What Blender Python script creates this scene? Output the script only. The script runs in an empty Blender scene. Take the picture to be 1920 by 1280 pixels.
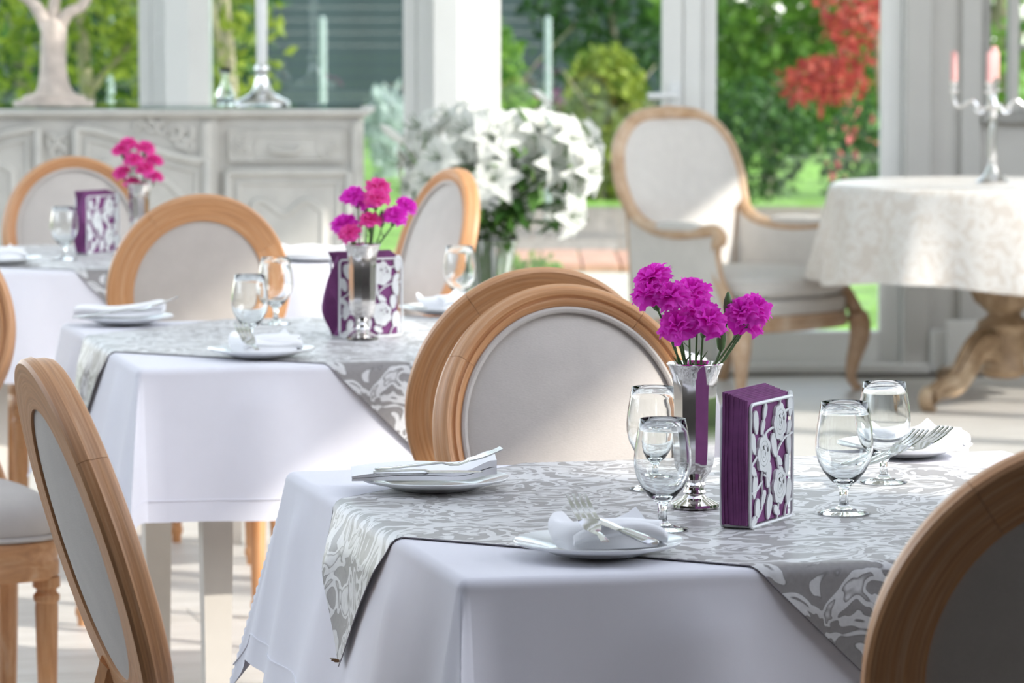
import bpy, bmesh, math, random
import numpy as np
from mathutils import Vector, Matrix
R = random.Random(7)
PI = math.pi
sc = bpy.context.scene
COL = sc.collection

# ------------------------------------------------------------------ camera, sky, sun, exposure
F_PX, CAM_Z, HORIZON = 7200.0, 1.33, 30.0            # 135 mm lens on a 36 mm sensor
PITCH = math.atan2(640 - HORIZON, F_PX)
CP, SP = math.cos(PITCH), math.sin(PITCH)
cam_d = bpy.data.cameras.new('camera')
cam_d.sensor_width = 36.0
cam_d.lens = 36.0 * F_PX / 1920.0
cam_d.clip_start, cam_d.clip_end = 0.1, 300
cam_d.dof.use_dof = True
cam_d.dof.focus_distance = 4.55
cam_d.dof.aperture_fstop = 11.5
cam = bpy.data.objects.new('camera', cam_d)
COL.objects.link(cam)
cam.location = (0, 0, CAM_Z)
cam.rotation_euler = (PI / 2 - PITCH, 0, 0)
sc.camera = cam

SUN = Vector((1.0, -0.50, 0.66)).normalized()         # towards the sun
world = bpy.data.worlds.new('sky')
sc.world = world
world.use_nodes = True
wn = world.node_tree.nodes
wl = world.node_tree.links
sky = wn.new('ShaderNodeTexSky')
sky.sky_type = 'NISHITA'
sky.sun_disc = False
sky.sun_elevation = math.asin(SUN.z)
sky.sun_rotation = math.atan2(SUN.x, SUN.y)
sky.air_density, sky.dust_density, sky.ozone_density = 1.0, 0.5, 1.0
bg = [n for n in wn if n.type == 'BACKGROUND'][0]
haze = wn.new('ShaderNodeHueSaturation')               # hazy summer sky, less blue than clear air
haze.inputs['Saturation'].default_value = 0.38
wl.new(sky.outputs[0], haze.inputs['Color'])
wl.new(haze.outputs[0], bg.inputs[0])
bg.inputs[1].default_value = 0.42
sun_d = bpy.data.lights.new('sun', 'SUN')
sun_d.energy = 2.6
sun_d.angle = math.radians(0.9)
sun_d.color = (1.0, 0.95, 0.87)
sun = bpy.data.objects.new('sun', sun_d)
COL.objects.link(sun)
sun.location = (8, -4, 8)
sun.rotation_euler = SUN.to_track_quat('Z', 'Y').to_euler()
sc.view_settings.view_transform = 'Standard'
sc.view_settings.look = 'None'
sc.view_settings.gamma = 1.0
sc.view_settings.use_curve_mapping = False
sc.view_settings.exposure = 0.80
sc.cycles.use_denoising = True
sc.cycles.max_bounces = 14
sc.cycles.transmission_bounces = 14
sc.cycles.transparent_max_bounces = 16
sc.cycles.sample_clamp_indirect = 8.0

# ------------------------------------------------------------------ where a photo pixel lies in the room
def ray(px, py):
    k = (640 - py) / F_PX
    return Vector(((px - 960) / F_PX, CP + k * SP, -SP + k * CP))
def onz(px, py, z):
    r = ray(px, py)
    return r * ((z - CAM_Z) / r.z) + Vector((0, 0, CAM_Z))
def aty(px, py, y):
    r = ray(px, py)
    return r * (y / r.y) + Vector((0, 0, CAM_Z))

# ------------------------------------------------------------------ mesh helpers
class MB:
    def __init__(s):
        s.v, s.f, s.uv = [], [], {}
    def add(s, vs, fs, uvs=None):
        b = len(s.v)
        s.v += [tuple(v) for v in vs]
        s.f += [tuple(b + i for i in f) for f in fs]
        if uvs is not None:
            for i, u in enumerate(uvs): s.uv[b + i] = u
        return s
    def box(s, x0, x1, y0, y1, z0, z1, m=None):
        vs = [Vector((x, y, z)) for z in (z0, z1) for y in (y0, y1) for x in (x0, x1)]
        if m: vs = [m @ v for v in vs]
        return s.add(vs, [(0, 2, 3, 1), (4, 5, 7, 6), (0, 1, 5, 4), (2, 6, 7, 3), (0, 4, 6, 2), (1, 3, 7, 5)])
    def bbox(s, x0, x1, y0, y1, z0, z1, b=0.004, m=None):   # box with chamfered edges
        xs, ys, zs = (x0, x1), (y0, y1), (z0, z1)
        bm_v, idx = [], {}
        for i in range(2):
            for j in range(2):
                for k in range(2):
                    c = Vector((xs[i], ys[j], zs[k]))
                    sg = Vector((1 - 2 * i, 1 - 2 * j, 1 - 2 * k)) * b
                    for a in range(3):
                        p = c + sg
                        p[a] = c[a]
                        idx[i, j, k, a] = len(bm_v)
                        bm_v.append(m @ p if m else p)
        fs = []
        def q(a, b_, c, d): fs.append((a, b_, c, d))
        for a in range(3):
            o1, o2 = (a + 1) % 3, (a + 2) % 3
            for h in range(2):
                ks = []
                for p, r_ in ((0, 0), (1, 0), (1, 1), (0, 1)):
                    t = [0, 0, 0]; t[a] = h; t[o1] = p; t[o2] = r_
                    ks.append(idx[t[0], t[1], t[2], a])
                fs.append(tuple(ks if h else ks[::-1]))
            for p in range(2):
                for r_ in range(2):
                    t0 = [0, 0, 0]; t1 = [0, 0, 0]
                    t0[o1] = t1[o1] = p; t0[o2] = t1[o2] = r_; t0[a] = 0; t1[a] = 1
                    w = [idx[t0[0], t0[1], t0[2], o1], idx[t1[0], t1[1], t1[2], o1], idx[t1[0], t1[1], t1[2], o2], idx[t0[0], t0[1], t0[2], o2]]
                    fs.append(tuple(w if p != r_ else w[::-1]))
        for i in range(2):
            for j in range(2):
                for k in range(2):
                    t = (idx[i, j, k, 0], idx[i, j, k, 1], idx[i, j, k, 2])
                    fs.append(t if (i + j + k) % 2 else t[::-1])
        return s.add(bm_v, fs)
    def loft(s, rings, cap0=True, cap1=True, closed=True, uvs=None):
        n = len(rings[0])
        vs = [p for r_ in rings for p in r_]
        fs = []
        m = n if closed else n - 1
        for i in range(len(rings) - 1):
            for j in range(m):
                k = (j + 1) % n
                fs.append((i * n + j, i * n + k, (i + 1) * n + k, (i + 1) * n + j))
        if closed and cap0: fs.append(tuple(range(n))[::-1])
        if closed and cap1: fs.append(tuple((len(rings) - 1) * n + j for j in range(n)))
        return s.add(vs, fs, uvs)
    def lathe(s, prof, n=24, o=(0, 0, 0), cap0=True, cap1=True, flute=0.0, zr=None):
        rings = []
        for r_, z in prof:
            ring = []
            for j in range(n):
                a = 2 * PI * j / n
                rr = r_
                if flute and j % 2 and (zr is None or zr[0] <= z <= zr[1]): rr *= 1 - flute
                ring.append(Vector((o[0] + rr * math.cos(a), o[1] + rr * math.sin(a), o[2] + z)))
            rings.append(ring)
        return s.loft(rings, cap0, cap1)
    def tube(s, pts, rad, n=8, sx=1.0, up=None, caps=True):
        pts = [Vector(p) for p in pts]
        if not isinstance(rad, (list, tuple)): rad = [rad] * len(pts)
        rings, prev = [], None
        for i, p in enumerate(pts):
            t = (pts[min(i + 1, len(pts) - 1)] - pts[max(i - 1, 0)]).normalized()
            ref = Vector(up) if up else (prev if prev else (Vector((0, 0, 1)) if abs(t.z) < 0.9 else Vector((1, 0, 0))))
            a = (ref - t * ref.dot(t))
            if a.length < 1e-5: a = t.orthogonal()
            a.normalize()
            b = t.cross(a)
            prev = a
            rings.append([p + (a * math.cos(2 * PI * j / n) * sx + b * math.sin(2 * PI * j / n)) * rad[i] for j in range(n)])
        return s.loft(rings, caps, caps)
    def grid(s, fn, nu, nv, uvf=None):
        vs, uvs = [], []
        for j in range(nv + 1):
            for i in range(nu + 1):
                vs.append(fn(i / nu, j / nv))
                if uvf: uvs.append(uvf(i / nu, j / nv))
        fs = [(j * (nu + 1) + i, j * (nu + 1) + i + 1, (j + 1) * (nu + 1) + i + 1, (j + 1) * (nu + 1) + i) for j in range(nv) for i in range(nu)]
        return s.add(vs, fs, uvs if uvf else None)
    def prism(s, pts2, d0, d1, m=None):                # pts2 in x,z; extruded along y
        n = len(pts2)
        vs = [Vector((x, d0, z)) for x, z in pts2] + [Vector((x, d1, z)) for x, z in pts2]
        if m: vs = [m @ v for v in vs]
        fs = [tuple(range(n)), tuple(range(2 * n - 1, n - 1, -1))] + [(i, i + n, (i + 1) % n + n, (i + 1) % n) for i in range(n)]
        return s.add(vs, fs)
    def xf(s, m, start=0):
        for i in range(start, len(s.v)): s.v[i] = tuple(m @ Vector(s.v[i]))
        return s
    def mesh(s, name, mat, smooth=True, angle=40, recalc=True):
        me = bpy.data.meshes.new(name)
        me.from_pydata(s.v, [], s.f)
        if s.uv:
            ul = me.uv_layers.new(name='UVMap')
            li = np.empty(len(me.loops), dtype=np.int32)
            me.loops.foreach_get('vertex_index', li)
            arr = np.zeros((len(s.v), 2), dtype=np.float32)
            for k, u in s.uv.items(): arr[k] = u
            ul.data.foreach_set('uv', arr[li].ravel())
        if mat: me.materials.append(mat)
        me.validate()
        if recalc:
            bm = bmesh.new(); bm.from_mesh(me)
            bmesh.ops.recalc_face_normals(bm, faces=bm.faces)
            bm.to_mesh(me); bm.free()
        if smooth:
            me.shade_smooth() if hasattr(me, 'shade_smooth') else None
            if angle: me.set_sharp_from_angle(angle=math.radians(angle))
        me.update()
        return me
    def build(s, name, mat, parent=None, smooth=True, angle=40, recalc=True):
        return link(name, s.mesh(name, mat, smooth, angle, recalc), parent)
def link(name, me, parent=None):
    o = bpy.data.objects.new(name, me)
    COL.objects.link(o)
    if parent: o.parent = parent
    return o
def tag(o, label, cat, group=None, kind=None):
    o['label'] = label
    o['category'] = cat
    if group: o['group'] = group
    if kind: o['kind'] = kind
    return o
def struct(o, label=None):
    o['kind'] = 'structure'
    if label: o['label'] = label
    return o
def thing(name, label, cat, loc=(0, 0, 0), rz=0.0, group=None):
    o = bpy.data.objects.new(name, None)
    o.empty_display_size = 0.05
    COL.objects.link(o)
    o.location = loc
    o.rotation_euler = (0, 0, rz)
    return tag(o, label, cat, group)
def copy_tree(root, parent=None):
    c = root.copy()
    COL.objects.link(c)
    c.parent = parent
    for ch in list(root.children): copy_tree(ch, c)
    return c
def rot(ax, a): return Matrix.Rotation(a, 4, ax)
def tr(*v): return Matrix.Translation(Vector(v))
def cr(pts, n=8):                                       # Catmull-Rom through points
    P = [Vector(p) for p in pts]
    P = [P[0] * 2 - P[1]] + P + [P[-1] * 2 - P[-2]]
    out = []
    for i in range(1, len(P) - 2):
        for k in range(n):
            t = k / n
            a, b, c, d = P[i - 1], P[i], P[i + 1], P[i + 2]
            out.append(0.5 * ((2 * b) + (c - a) * t + (2 * a - 5 * b + 4 * c - d) * t * t + (3 * b - 3 * c + d - a) * t ** 3))
    out.append(P[-2])
    return out

# ------------------------------------------------------------------ materials
def mat(name):
    m = bpy.data.materials.new(name)
    m.use_nodes = True
    nt = m.node_tree
    b = [n for n in nt.nodes if n.type == 'BSDF_PRINCIPLED'][0]
    return m, nt, b
def nd(nt, kind, **kw):
    n = nt.nodes.new(kind)
    for k, v in kw.items():
        if k.startswith('i_'):
            n.inputs[k[2:].replace('_', ' ')].default_value = v
        else: setattr(n, k, v)
    return n
def ramp(nt, fac, stops):
    r_ = nt.nodes.new('ShaderNodeValToRGB')
    e = r_.color_ramp.elements
    while len(e) < len(stops): e.new(0.5)
    for x, (p, c) in zip(e, stops):
        x.position = p
        x.color = (*c, 1)
    nt.links.new(fac, r_.inputs[0])
    return r_
def coords(nt, kind, scale=(1, 1, 1)):
    tc = nt.nodes.new('ShaderNodeTexCoord')
    mp = nt.nodes.new('ShaderNodeMapping')
    nt.links.new(tc.outputs[kind], mp.inputs[0])
    mp.inputs['Scale'].default_value = scale
    return mp.outputs[0]
def bump(nt, b, h, strength, dist=0.001):
    n = nd(nt, 'ShaderNodeBump')
    n.inputs['Strength'].default_value = strength
    n.inputs['Distance'].default_value = dist
    nt.links.new(h, n.inputs['Height'])
    nt.links.new(n.outputs[0], b.inputs['Normal'])
def plain(name, col, rough=0.5, metal=0.0, var=0.06, scale=30, spec=None, trans=None):
    m, nt, b = mat(name)
    co = coords(nt, 'Object')
    nz = nd(nt, 'ShaderNodeTexNoise', i_Scale=scale, i_Detail=3.0)
    nt.links.new(co, nz.inputs['Vector'])
    lo = tuple(max(c * (1 - var), 0) for c in col); hi = tuple(min(c * (1 + var), 1) for c in col)
    r_ = ramp(nt, nz.outputs[0], [(0.3, lo), (0.7, hi)])
    nt.links.new(r_.outputs[0], b.inputs['Base Color'])
    b.inputs['Roughness'].default_value = rough
    b.inputs['Metallic'].default_value = metal
    if spec is not None: b.inputs['Specular IOR Level'].default_value = spec
    if trans:
        t = nd(nt, 'ShaderNodeBsdfTranslucent')
        nt.links.new(r_.outputs[0], t.inputs[0])
        mx = nd(nt, 'ShaderNodeMixShader')
        mx.inputs[0].default_value = trans
        out = [n for n in nt.nodes if n.type == 'OUTPUT_MATERIAL'][0]
        nt.links.new(b.outputs[0], mx.inputs[1])
        nt.links.new(t.outputs[0], mx.inputs[2])
        nt.links.new(mx.outputs[0], out.inputs[0])
    return m
def wood(name, mode, c_dark, c_mid, c_lime, lime=0.55, scale=None):
    m, nt, b = mat(name)
    sc_ = {'uv': (7, 300, 1), 'x': (4, 60, 60), 'z': (60, 60, 4), 'y': (60, 4, 60)}[mode] if scale is None else scale
    co = coords(nt, 'UV' if mode == 'uv' else 'Object', sc_)
    n1 = nd(nt, 'ShaderNodeTexNoise', i_Scale=1.0, i_Detail=5.0, i_Roughness=0.65, i_Distortion=0.6)
    nt.links.new(co, n1.inputs['Vector'])
    co2 = coords(nt, 'UV' if mode == 'uv' else 'Object', tuple(s * 0.35 for s in sc_) if mode == 'uv' else (7, 7, 7))
    n2 = nd(nt, 'ShaderNodeTexNoise', i_Scale=1.0, i_Detail=3.0)
    nt.links.new(co2, n2.inputs['Vector'])
    r1 = ramp(nt, n1.outputs[0], [(0.3, c_dark), (0.62, c_mid)])
    ml = nd(nt, 'ShaderNodeMath', operation='MULTIPLY')
    rl = ramp(nt, n1.outputs[0], [(0.5, (0, 0, 0)), (0.72, (1, 1, 1))])
    r2 = ramp(nt, n2.outputs[0], [(0.30, (0.08, 0.08, 0.08)), (0.70, (lime * 1.5, lime * 1.5, lime * 1.5))])
    nt.links.new(rl.outputs[0], ml.inputs[0]); nt.links.new(r2.outputs[0], ml.inputs[1])
    ad = nd(nt, 'ShaderNodeMath', operation='ADD', use_clamp=True)
    m3 = nd(nt, 'ShaderNodeMath', operation='MULTIPLY'); m3.inputs[1].default_value = 0.45
    nt.links.new(r2.outputs[0], m3.inputs[0])
    nt.links.new(ml.outputs[0], ad.inputs[0]); nt.links.new(m3.outputs[0], ad.inputs[1])
    mx = nd(nt, 'ShaderNodeMix', data_type='RGBA')
    nt.links.new(ad.outputs[0], mx.inputs[0])
    nt.links.new(r1.outputs[0], mx.inputs[6])
    mx.inputs[7].default_value = (*c_lime, 1)
    nt.links.new(mx.outputs[2], b.inputs['Base Color'])
    b.inputs['Roughness'].default_value = 0.45
    bump(nt, b, n1.outputs[0], 0.25, 0.002)
    return m
def cloth(name, col, weave=900, bumpk=0.2, rough=0.9, trans=0.0, kind='Object', var=0.05, coarse=25):
    m, nt, b = mat(name)
    co = coords(nt, kind)
    w1 = nd(nt, 'ShaderNodeTexNoise', i_Scale=1.0, i_Detail=2.0)
    mp = coords(nt, kind, (weave * 0.25, weave * 0.25, weave))
    nt.links.new(mp, w1.inputs['Vector'])
    n2 = nd(nt, 'ShaderNodeTexNoise', i_Scale=coarse, i_Detail=3.0)
    nt.links.new(co, n2.inputs['Vector'])
    ad = nd(nt, 'ShaderNodeMath', operation='ADD')
    nt.links.new(w1.outputs[0], ad.inputs[0]); nt.links.new(n2.outputs[0], ad.inputs[1])
    lo = tuple(c * (1 - var) for c in col); hi = tuple(min(1, c * (1 + var)) for c in col)
    r_ = ramp(nt, ad.outputs[0], [(0.6, lo), (1.0, hi)])
    r_.color_ramp.elements[0].position = 0.35; r_.color_ramp.elements[1].position = 0.65
    dv = nd(nt, 'ShaderNodeMath', operation='MULTIPLY'); dv.inputs[1].default_value = 0.5
    nt.links.new(ad.outputs[0], dv.inputs[0]); nt.links.new(dv.outputs[0], r_.inputs[0])
    nt.links.new(r_.outputs[0], b.inputs['Base Color'])
    b.inputs['Roughness'].default_value = rough
    b.inputs['Specular IOR Level'].default_value = 0.2
    b.inputs['Sheen Weight'].default_value = 0.15
    bump(nt, b, w1.outputs[0], bumpk, 0.001)
    if trans:
        t = nd(nt, 'ShaderNodeBsdfTranslucent')
        t.inputs[0].default_value = (*col, 1)
        mx = nd(nt, 'ShaderNodeMixShader'); mx.inputs[0].default_value = trans
        out = [n for n in nt.nodes if n.type == 'OUTPUT_MATERIAL'][0]
        nt.links.new(b.outputs[0], mx.inputs[1]); nt.links.new(t.outputs[0], mx.inputs[2])
        nt.links.new(mx.outputs[0], out.inputs[0])
    return m
def glass(name, col=(1, 1, 1), rough=0.0, ior=1.5):
    m = bpy.data.materials.new(name); m.use_nodes = True
    nt = m.node_tree
    nt.nodes.clear()
    g = nd(nt, 'ShaderNodeBsdfGlass'); g.inputs['Color'].default_value = (*col, 1)
    g.inputs['Roughness'].default_value = rough; g.inputs['IOR'].default_value = ior
    o = nd(nt, 'ShaderNodeOutputMaterial'); nt.links.new(g.outputs[0], o.inputs[0])
    return m
def pane_mat(name, tint=(0.93, 0.97, 0.96), k=1.0):     # thin architectural glass: clear, mirrors at a slant
    m = bpy.data.materials.new(name); m.use_nodes = True
    nt = m.node_tree
    nt.nodes.clear()
    t = nd(nt, 'ShaderNodeBsdfTransparent'); t.inputs[0].default_value = (*tint, 1)
    g = nd(nt, 'ShaderNodeBsdfGlossy'); g.inputs['Roughness'].default_value = 0.0
    fr = nd(nt, 'ShaderNodeFresnel'); fr.inputs[0].default_value = 1.5
    mu = nd(nt, 'ShaderNodeMath', operation='MULTIPLY', use_clamp=True); mu.inputs[1].default_value = k
    nt.links.new(fr.outputs[0], mu.inputs[0])
    mx = nd(nt, 'ShaderNodeMixShader')
    nt.links.new(mu.outputs[0], mx.inputs[0]); nt.links.new(t.outputs[0], mx.inputs[1]); nt.links.new(g.outputs[0], mx.inputs[2])
    o = nd(nt, 'ShaderNodeOutputMaterial'); nt.links.new(mx.outputs[0], o.inputs[0])
    return m
def leafy(name, c0, c1, trans=0.45, rough=0.5):          # every leaf of its own shade
    m, nt, b = mat(name)
    g = nd(nt, 'ShaderNodeNewGeometry')
    r_ = ramp(nt, g.outputs['Random Per Island'], [(0.0, c0), (1.0, c1)])
    nt.links.new(r_.outputs[0], b.inputs['Base Color'])
    b.inputs['Roughness'].default_value = rough
    t = nd(nt, 'ShaderNodeBsdfTranslucent'); nt.links.new(r_.outputs[0], t.inputs[0])
    mx = nd(nt, 'ShaderNodeMixShader'); mx.inputs[0].default_value = trans
    out = [n for n in nt.nodes if n.type == 'OUTPUT_MATERIAL'][0]
    nt.links.new(b.outputs[0], mx.inputs[1]); nt.links.new(t.outputs[0], mx.inputs[2]); nt.links.new(mx.outputs[0], out.inputs[0])
    return m
def damask(name, ground, light, dark, scale, kind='UV', trans=0.0, distort=2.6):
    m, nt, b = mat(name)
    co = coords(nt, kind)
    n1 = nd(nt, 'ShaderNodeTexNoise', i_Scale=scale, i_Detail=1.2, i_Roughness=0.45, i_Distortion=distort)
    nt.links.new(co, n1.inputs['Vector'])
    r1 = ramp(nt, n1.outputs[0], [(0.0, ground), (0.445, ground), (0.46, dark), (0.475, light), (0.60, light), (0.615, dark), (0.63, ground), (0.70, light)])
    n2 = nd(nt, 'ShaderNodeTexNoise', i_Scale=scale * 14, i_Detail=2.0)
    nt.links.new(co, n2.inputs['Vector'])
    mx = nd(nt, 'ShaderNodeMix', data_type='RGBA', blend_type='MULTIPLY'); mx.inputs[0].default_value = 0.25
    nt.links.new(r1.outputs[0], mx.inputs[6]); nt.links.new(n2.outputs[0], mx.inputs[7])
    nt.links.new(mx.outputs[2], b.inputs['Base Color'])
    b.inputs['Roughness'].default_value = 0.42
    b.inputs['Specular IOR Level'].default_value = 0.45
    b.inputs['Sheen Weight'].default_value = 0.2
    bump(nt, b, n1.outputs[0], 0.25, 0.004)
    return m

OAK = dict(c_dark=(0.42, 0.175, 0.058), c_mid=(0.66, 0.31, 0.115), c_lime=(0.64, 0.48, 0.35), lime=0.33)
M_WUV = wood('limed_oak_ring', 'uv', **OAK)
M_WX = wood('limed_oak_rail', 'x', **OAK)
M_WZ = wood('limed_oak_leg', 'z', **OAK)
BLE = dict(c_dark=(0.42, 0.24, 0.12), c_mid=(0.60, 0.39, 0.23), c_lime=(0.74, 0.62, 0.50))
M_AW = wood('bleached_beech', 'z', **BLE, scale=(18, 18, 18))
M_PED = wood('carved_pedestal_wood', 'z', (0.20, 0.12, 0.06), (0.42, 0.28, 0.16), (0.55, 0.44, 0.31), 0.5, (14, 14, 14))
M_LIN = cloth('oatmeal_linen', (0.56, 0.515, 0.475), 1100, 0.35)
M_LINB = cloth('ivory_linen', (0.69, 0.665, 0.635), 900, 0.15)
M_WHITE = cloth('white_tablecloth_cotton', (0.84, 0.83, 0.89), 2600, 0.05, trans=0.05, var=0.015)
M_NAP = cloth('white_napkin_cotton', (0.88, 0.88, 0.90), 2000, 0.08, var=0.01)
M_DAM = damask('grey_damask', (0.31, 0.29, 0.285), (0.74, 0.73, 0.73), (0.21, 0.195, 0.195), 14.0)
M_LACE = damask('cream_lace_cloth', (0.72, 0.655, 0.59), (0.82, 0.785, 0.74), (0.73, 0.67, 0.61), 15.0, kind='Object', distort=1.8)
M_CHINA = plain('white_china', (0.84, 0.86, 0.86), 0.12, var=0.01)
M_SILVER = plain('mirror_silver', (0.80, 0.77, 0.74), 0.10, 1.0, 0.04, 90)
M_STEEL = plain('cutlery_steel', (0.72, 0.72, 0.73), 0.16, 1.0, 0.03, 60)
M_SILVPALE = plain('pale_silver', (0.86, 0.86, 0.87), 0.22, 1.0, 0.03, 40)
M_GLASS = glass('goblet_glass', (0.985, 0.995, 0.995))
M_PURPLE = plain('plum_paper', (0.20, 0.05, 0.18), 0.75, var=0.12, scale=60)
M_HOLD = plain('white_lacquered_metal', (0.80, 0.82, 0.82), 0.35, var=0.01)
M_PINK = leafy('magenta_petal', (0.86, 0.028, 0.68), (0.95, 0.10, 0.80), 0.5, 0.6)
M_PINK2 = leafy('pink_petal', (0.90, 0.06, 0.46), (0.96, 0.17, 0.58), 0.5, 0.6)
M_STEM = plain('carnation_green', (0.10, 0.20, 0.06), 0.5, var=0.25)
M_FRAME = plain('white_window_paint', (0.80, 0.80, 0.785), 0.4, var=0.015, scale=8)
M_FRAMEG = plain('pale_grey_paint', (0.56, 0.545, 0.52), 0.55, var=0.02, scale=6)
M_PLAST = plain('ivory_plaster', (0.62, 0.60, 0.57), 0.8, var=0.03, scale=5)
M_PANE = pane_mat('window_glass', k=2.0)
M_SIDE = plain('weathered_grey_paint', (0.55, 0.535, 0.50), 0.5, var=0.07, scale=14)
M_TOPGL = pane_mat('green_glass_sheet', (0.80, 0.95, 0.90), 1.4)
M_LILY = plain('lily_white', (0.82, 0.83, 0.79), 0.55, var=0.02, trans=0.35)
M_LGREEN = leafy('lily_green', (0.035, 0.11, 0.02), (0.13, 0.27, 0.05), 0.3)
M_CANDLE = plain('pink_wax', (0.80, 0.42, 0.40), 0.45, var=0.02)
M_TREEST = plain('bark_cast_resin', (0.62, 0.53, 0.47), 0.6, var=0.22, scale=22)
M_LEGW = plain('cream_leg_paint', (0.70, 0.66, 0.60), 0.45, var=0.02)
M_HANDLE = plain('white_handle', (0.82, 0.83, 0.84), 0.25, var=0.01)
M_DARK = plain('dark_grip', (0.02, 0.025, 0.03), 0.4)
M_FLOOR = wood('white_oiled_plank', 'x', (0.50, 0.475, 0.435), (0.64, 0.615, 0.575), (0.72, 0.70, 0.665), 0.6, (1.5, 16, 16))
M_SUB = plain('floor_joint', (0.22, 0.20, 0.18), 0.8)
M_GRASS = plain('lawn_green', (0.17, 0.33, 0.035), 0.9, var=0.45, scale=3)
M_GRAVEL = plain('bark_gravel', (0.24, 0.19, 0.155), 0.9, var=0.5, scale=14)
M_SAND = plain('pale_path_sand', (0.55, 0.49, 0.41), 0.9, var=0.12, scale=6)
M_BRICK = plain('terracotta_brick', (0.50, 0.25, 0.17), 0.85, var=0.2, scale=9)
M_SLATE = plain('slate_board_paint', (0.034, 0.052, 0.060), 0.7, var=0.2, scale=2)
M_BARK = plain('grey_bark', (0.34, 0.29, 0.20), 0.9, var=0.3, scale=8)
M_LF1 = leafy('yellow_green_leaf', (0.09, 0.16, 0.012), (0.36, 0.42, 0.05))
M_LF2 = leafy('deep_green_leaf', (0.012, 0.05, 0.012), (0.07, 0.17, 0.03))
M_LF3 = leafy('fresh_green_leaf', (0.05, 0.15, 0.02), (0.25, 0.42, 0.06))
M_LFR = leafy('red_maple_leaf', (0.30, 0.03, 0.03), (0.66, 0.13, 0.09))
M_LFP = leafy('pink_blossom', (0.55, 0.08, 0.10), (0.85, 0.25, 0.22))
M_LFM = leafy('magenta_blossom', (0.35, 0.02, 0.22), (0.55, 0.06, 0.35))
M_LFW = leafy('silver_leaf', (0.35, 0.42, 0.40), (0.62, 0.68, 0.66))

# ------------------------------------------------------------------ the room
TA = 0.243                                              # tables, chairs and floorboards turn by this
U = Vector((math.cos(TA), math.sin(TA), 0)); V = Vector((-math.sin(TA), math.cos(TA), 0))
WY = 14.40
ppm = F_PX / WY
def wx(px): return (px - 960) / ppm

fl = struct(MB().box(-6, 4.2, -3, 14.75, -0.12, -0.006).build('floor', M_SUB, smooth=False))
# boards: long side runs with the tables
plank_meshes = [MB().bbox(-0.7485, 0.7485, -0.0985, 0.0985, -0.006, 0.0, 0.0015).mesh('plank', M_FLOOR, False) for _ in range(1)]
cells = []
for j in range(-10, 90):
    for i in range(-8, 12):
        c = U * (i * 1.5 + (j * 0.55) % 1.5) + V * (j * 0.2)
        if not (5.9 < c.y < 14.2): continue
        if abs(c.x) > 0.1335 * c.y + 0.75: continue
        if c.x - 0.75 < -5.9 or c.x + 0.8 > 4.15 or c.y + 0.25 > 14.35: continue
        cells.append(c)
for c in cells:
    o = link('plank', plank_meshes[0], fl)
    o.location = (c.x, c.y, 0)
    o.rotation_euler = (0, 0, TA)
# back wall: posts, door, windows
def prism_z(pts, z0, z1, name, m, parent=None):
    mb = MB(); n = len(pts)
    mb.add([Vector((x, y, z0)) for x, y in pts] + [Vector((x, y, z1)) for x, y in pts],
           [tuple(range(n))[::-1], tuple(range(n, 2 * n))] + [(i, (i + 1) % n, (i + 1) % n + n, i + n) for i in range(n)])
    return mb.build(name, m, parent, False)
ZT = 4.6
# pillars: two faces each, the right one turned to the light
struct(prism_z([(wx(318), WY - 0.145), (wx(362), WY - 0.16), (wx(395), WY - 0.08), (wx(395), WY + 0.12), (wx(318), WY + 0.12)], 0, ZT, 'trim_1', M_FRAME), 'square white pillar behind the silver lamp foot')
struct(prism_z([(wx(815), WY - 0.16), (wx(860), WY - 0.18), (wx(928), WY - 0.08), (wx(928), WY + 0.12), (wx(815), WY + 0.12)], 0, ZT, 'trim_2', M_FRAME), 'square white pillar behind the lilies')
def window(name, label, x0, x1, fl_, fr_, rail=0.16, mid=None):
    """fixed light: stiles of width fl_, fr_ (px), bottom rail, pane"""
    w = bpy.data.objects.new(name, None); COL.objects.link(w); struct(w, label)
    w.location = (0, WY, 0)
    mb = MB()
    a, b = wx(x0), wx(x1)
    s0, s1 = fl_ / ppm, fr_ / ppm
    if s0 > 0:
        mb.bbox(a, a + s0 * 0.55, -0.04, 0.06, 0, ZT, 0.004); mb.bbox(a + s0 * 0.55 + 0.003, a + s0, -0.015, 0.05, 0, ZT, 0.004)
    if s1 > 0:
        mb.bbox(b - s1, b - s1 * 0.55 - 0.003, -0.015, 0.05, 0, ZT, 0.004); mb.bbox(b - s1 * 0.55, b, -0.04, 0.06, 0, ZT, 0.004)
    mb.build('frame', M_FRAME, w, False)
    MB().bbox(a + s0, b - s1, -0.03, 0.05, 0.0, rail, 0.004).build('bottom_rail', M_FRAME, w, False)
    MB().bbox(a + s0, b - s1, -0.03, 0.05, ZT - 0.12, ZT, 0.004).build('top_rail', M_FRAME, w, False)
    MB().box(a + s0, b - s1, 0.010, 0.016, rail, ZT - 0.12).build('pane', M_PANE, w, False)
    return w
window('window_1', 'tall glazed bay left of the first pillar', -760, 318, 40, 55)
window('window_2', 'tall glazed bay between the two pillars', 395, 815, 0, 58)
window('window_3', 'tall glazed bay right of the door', 1280, 1738, 62, 88, 0.15)
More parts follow.
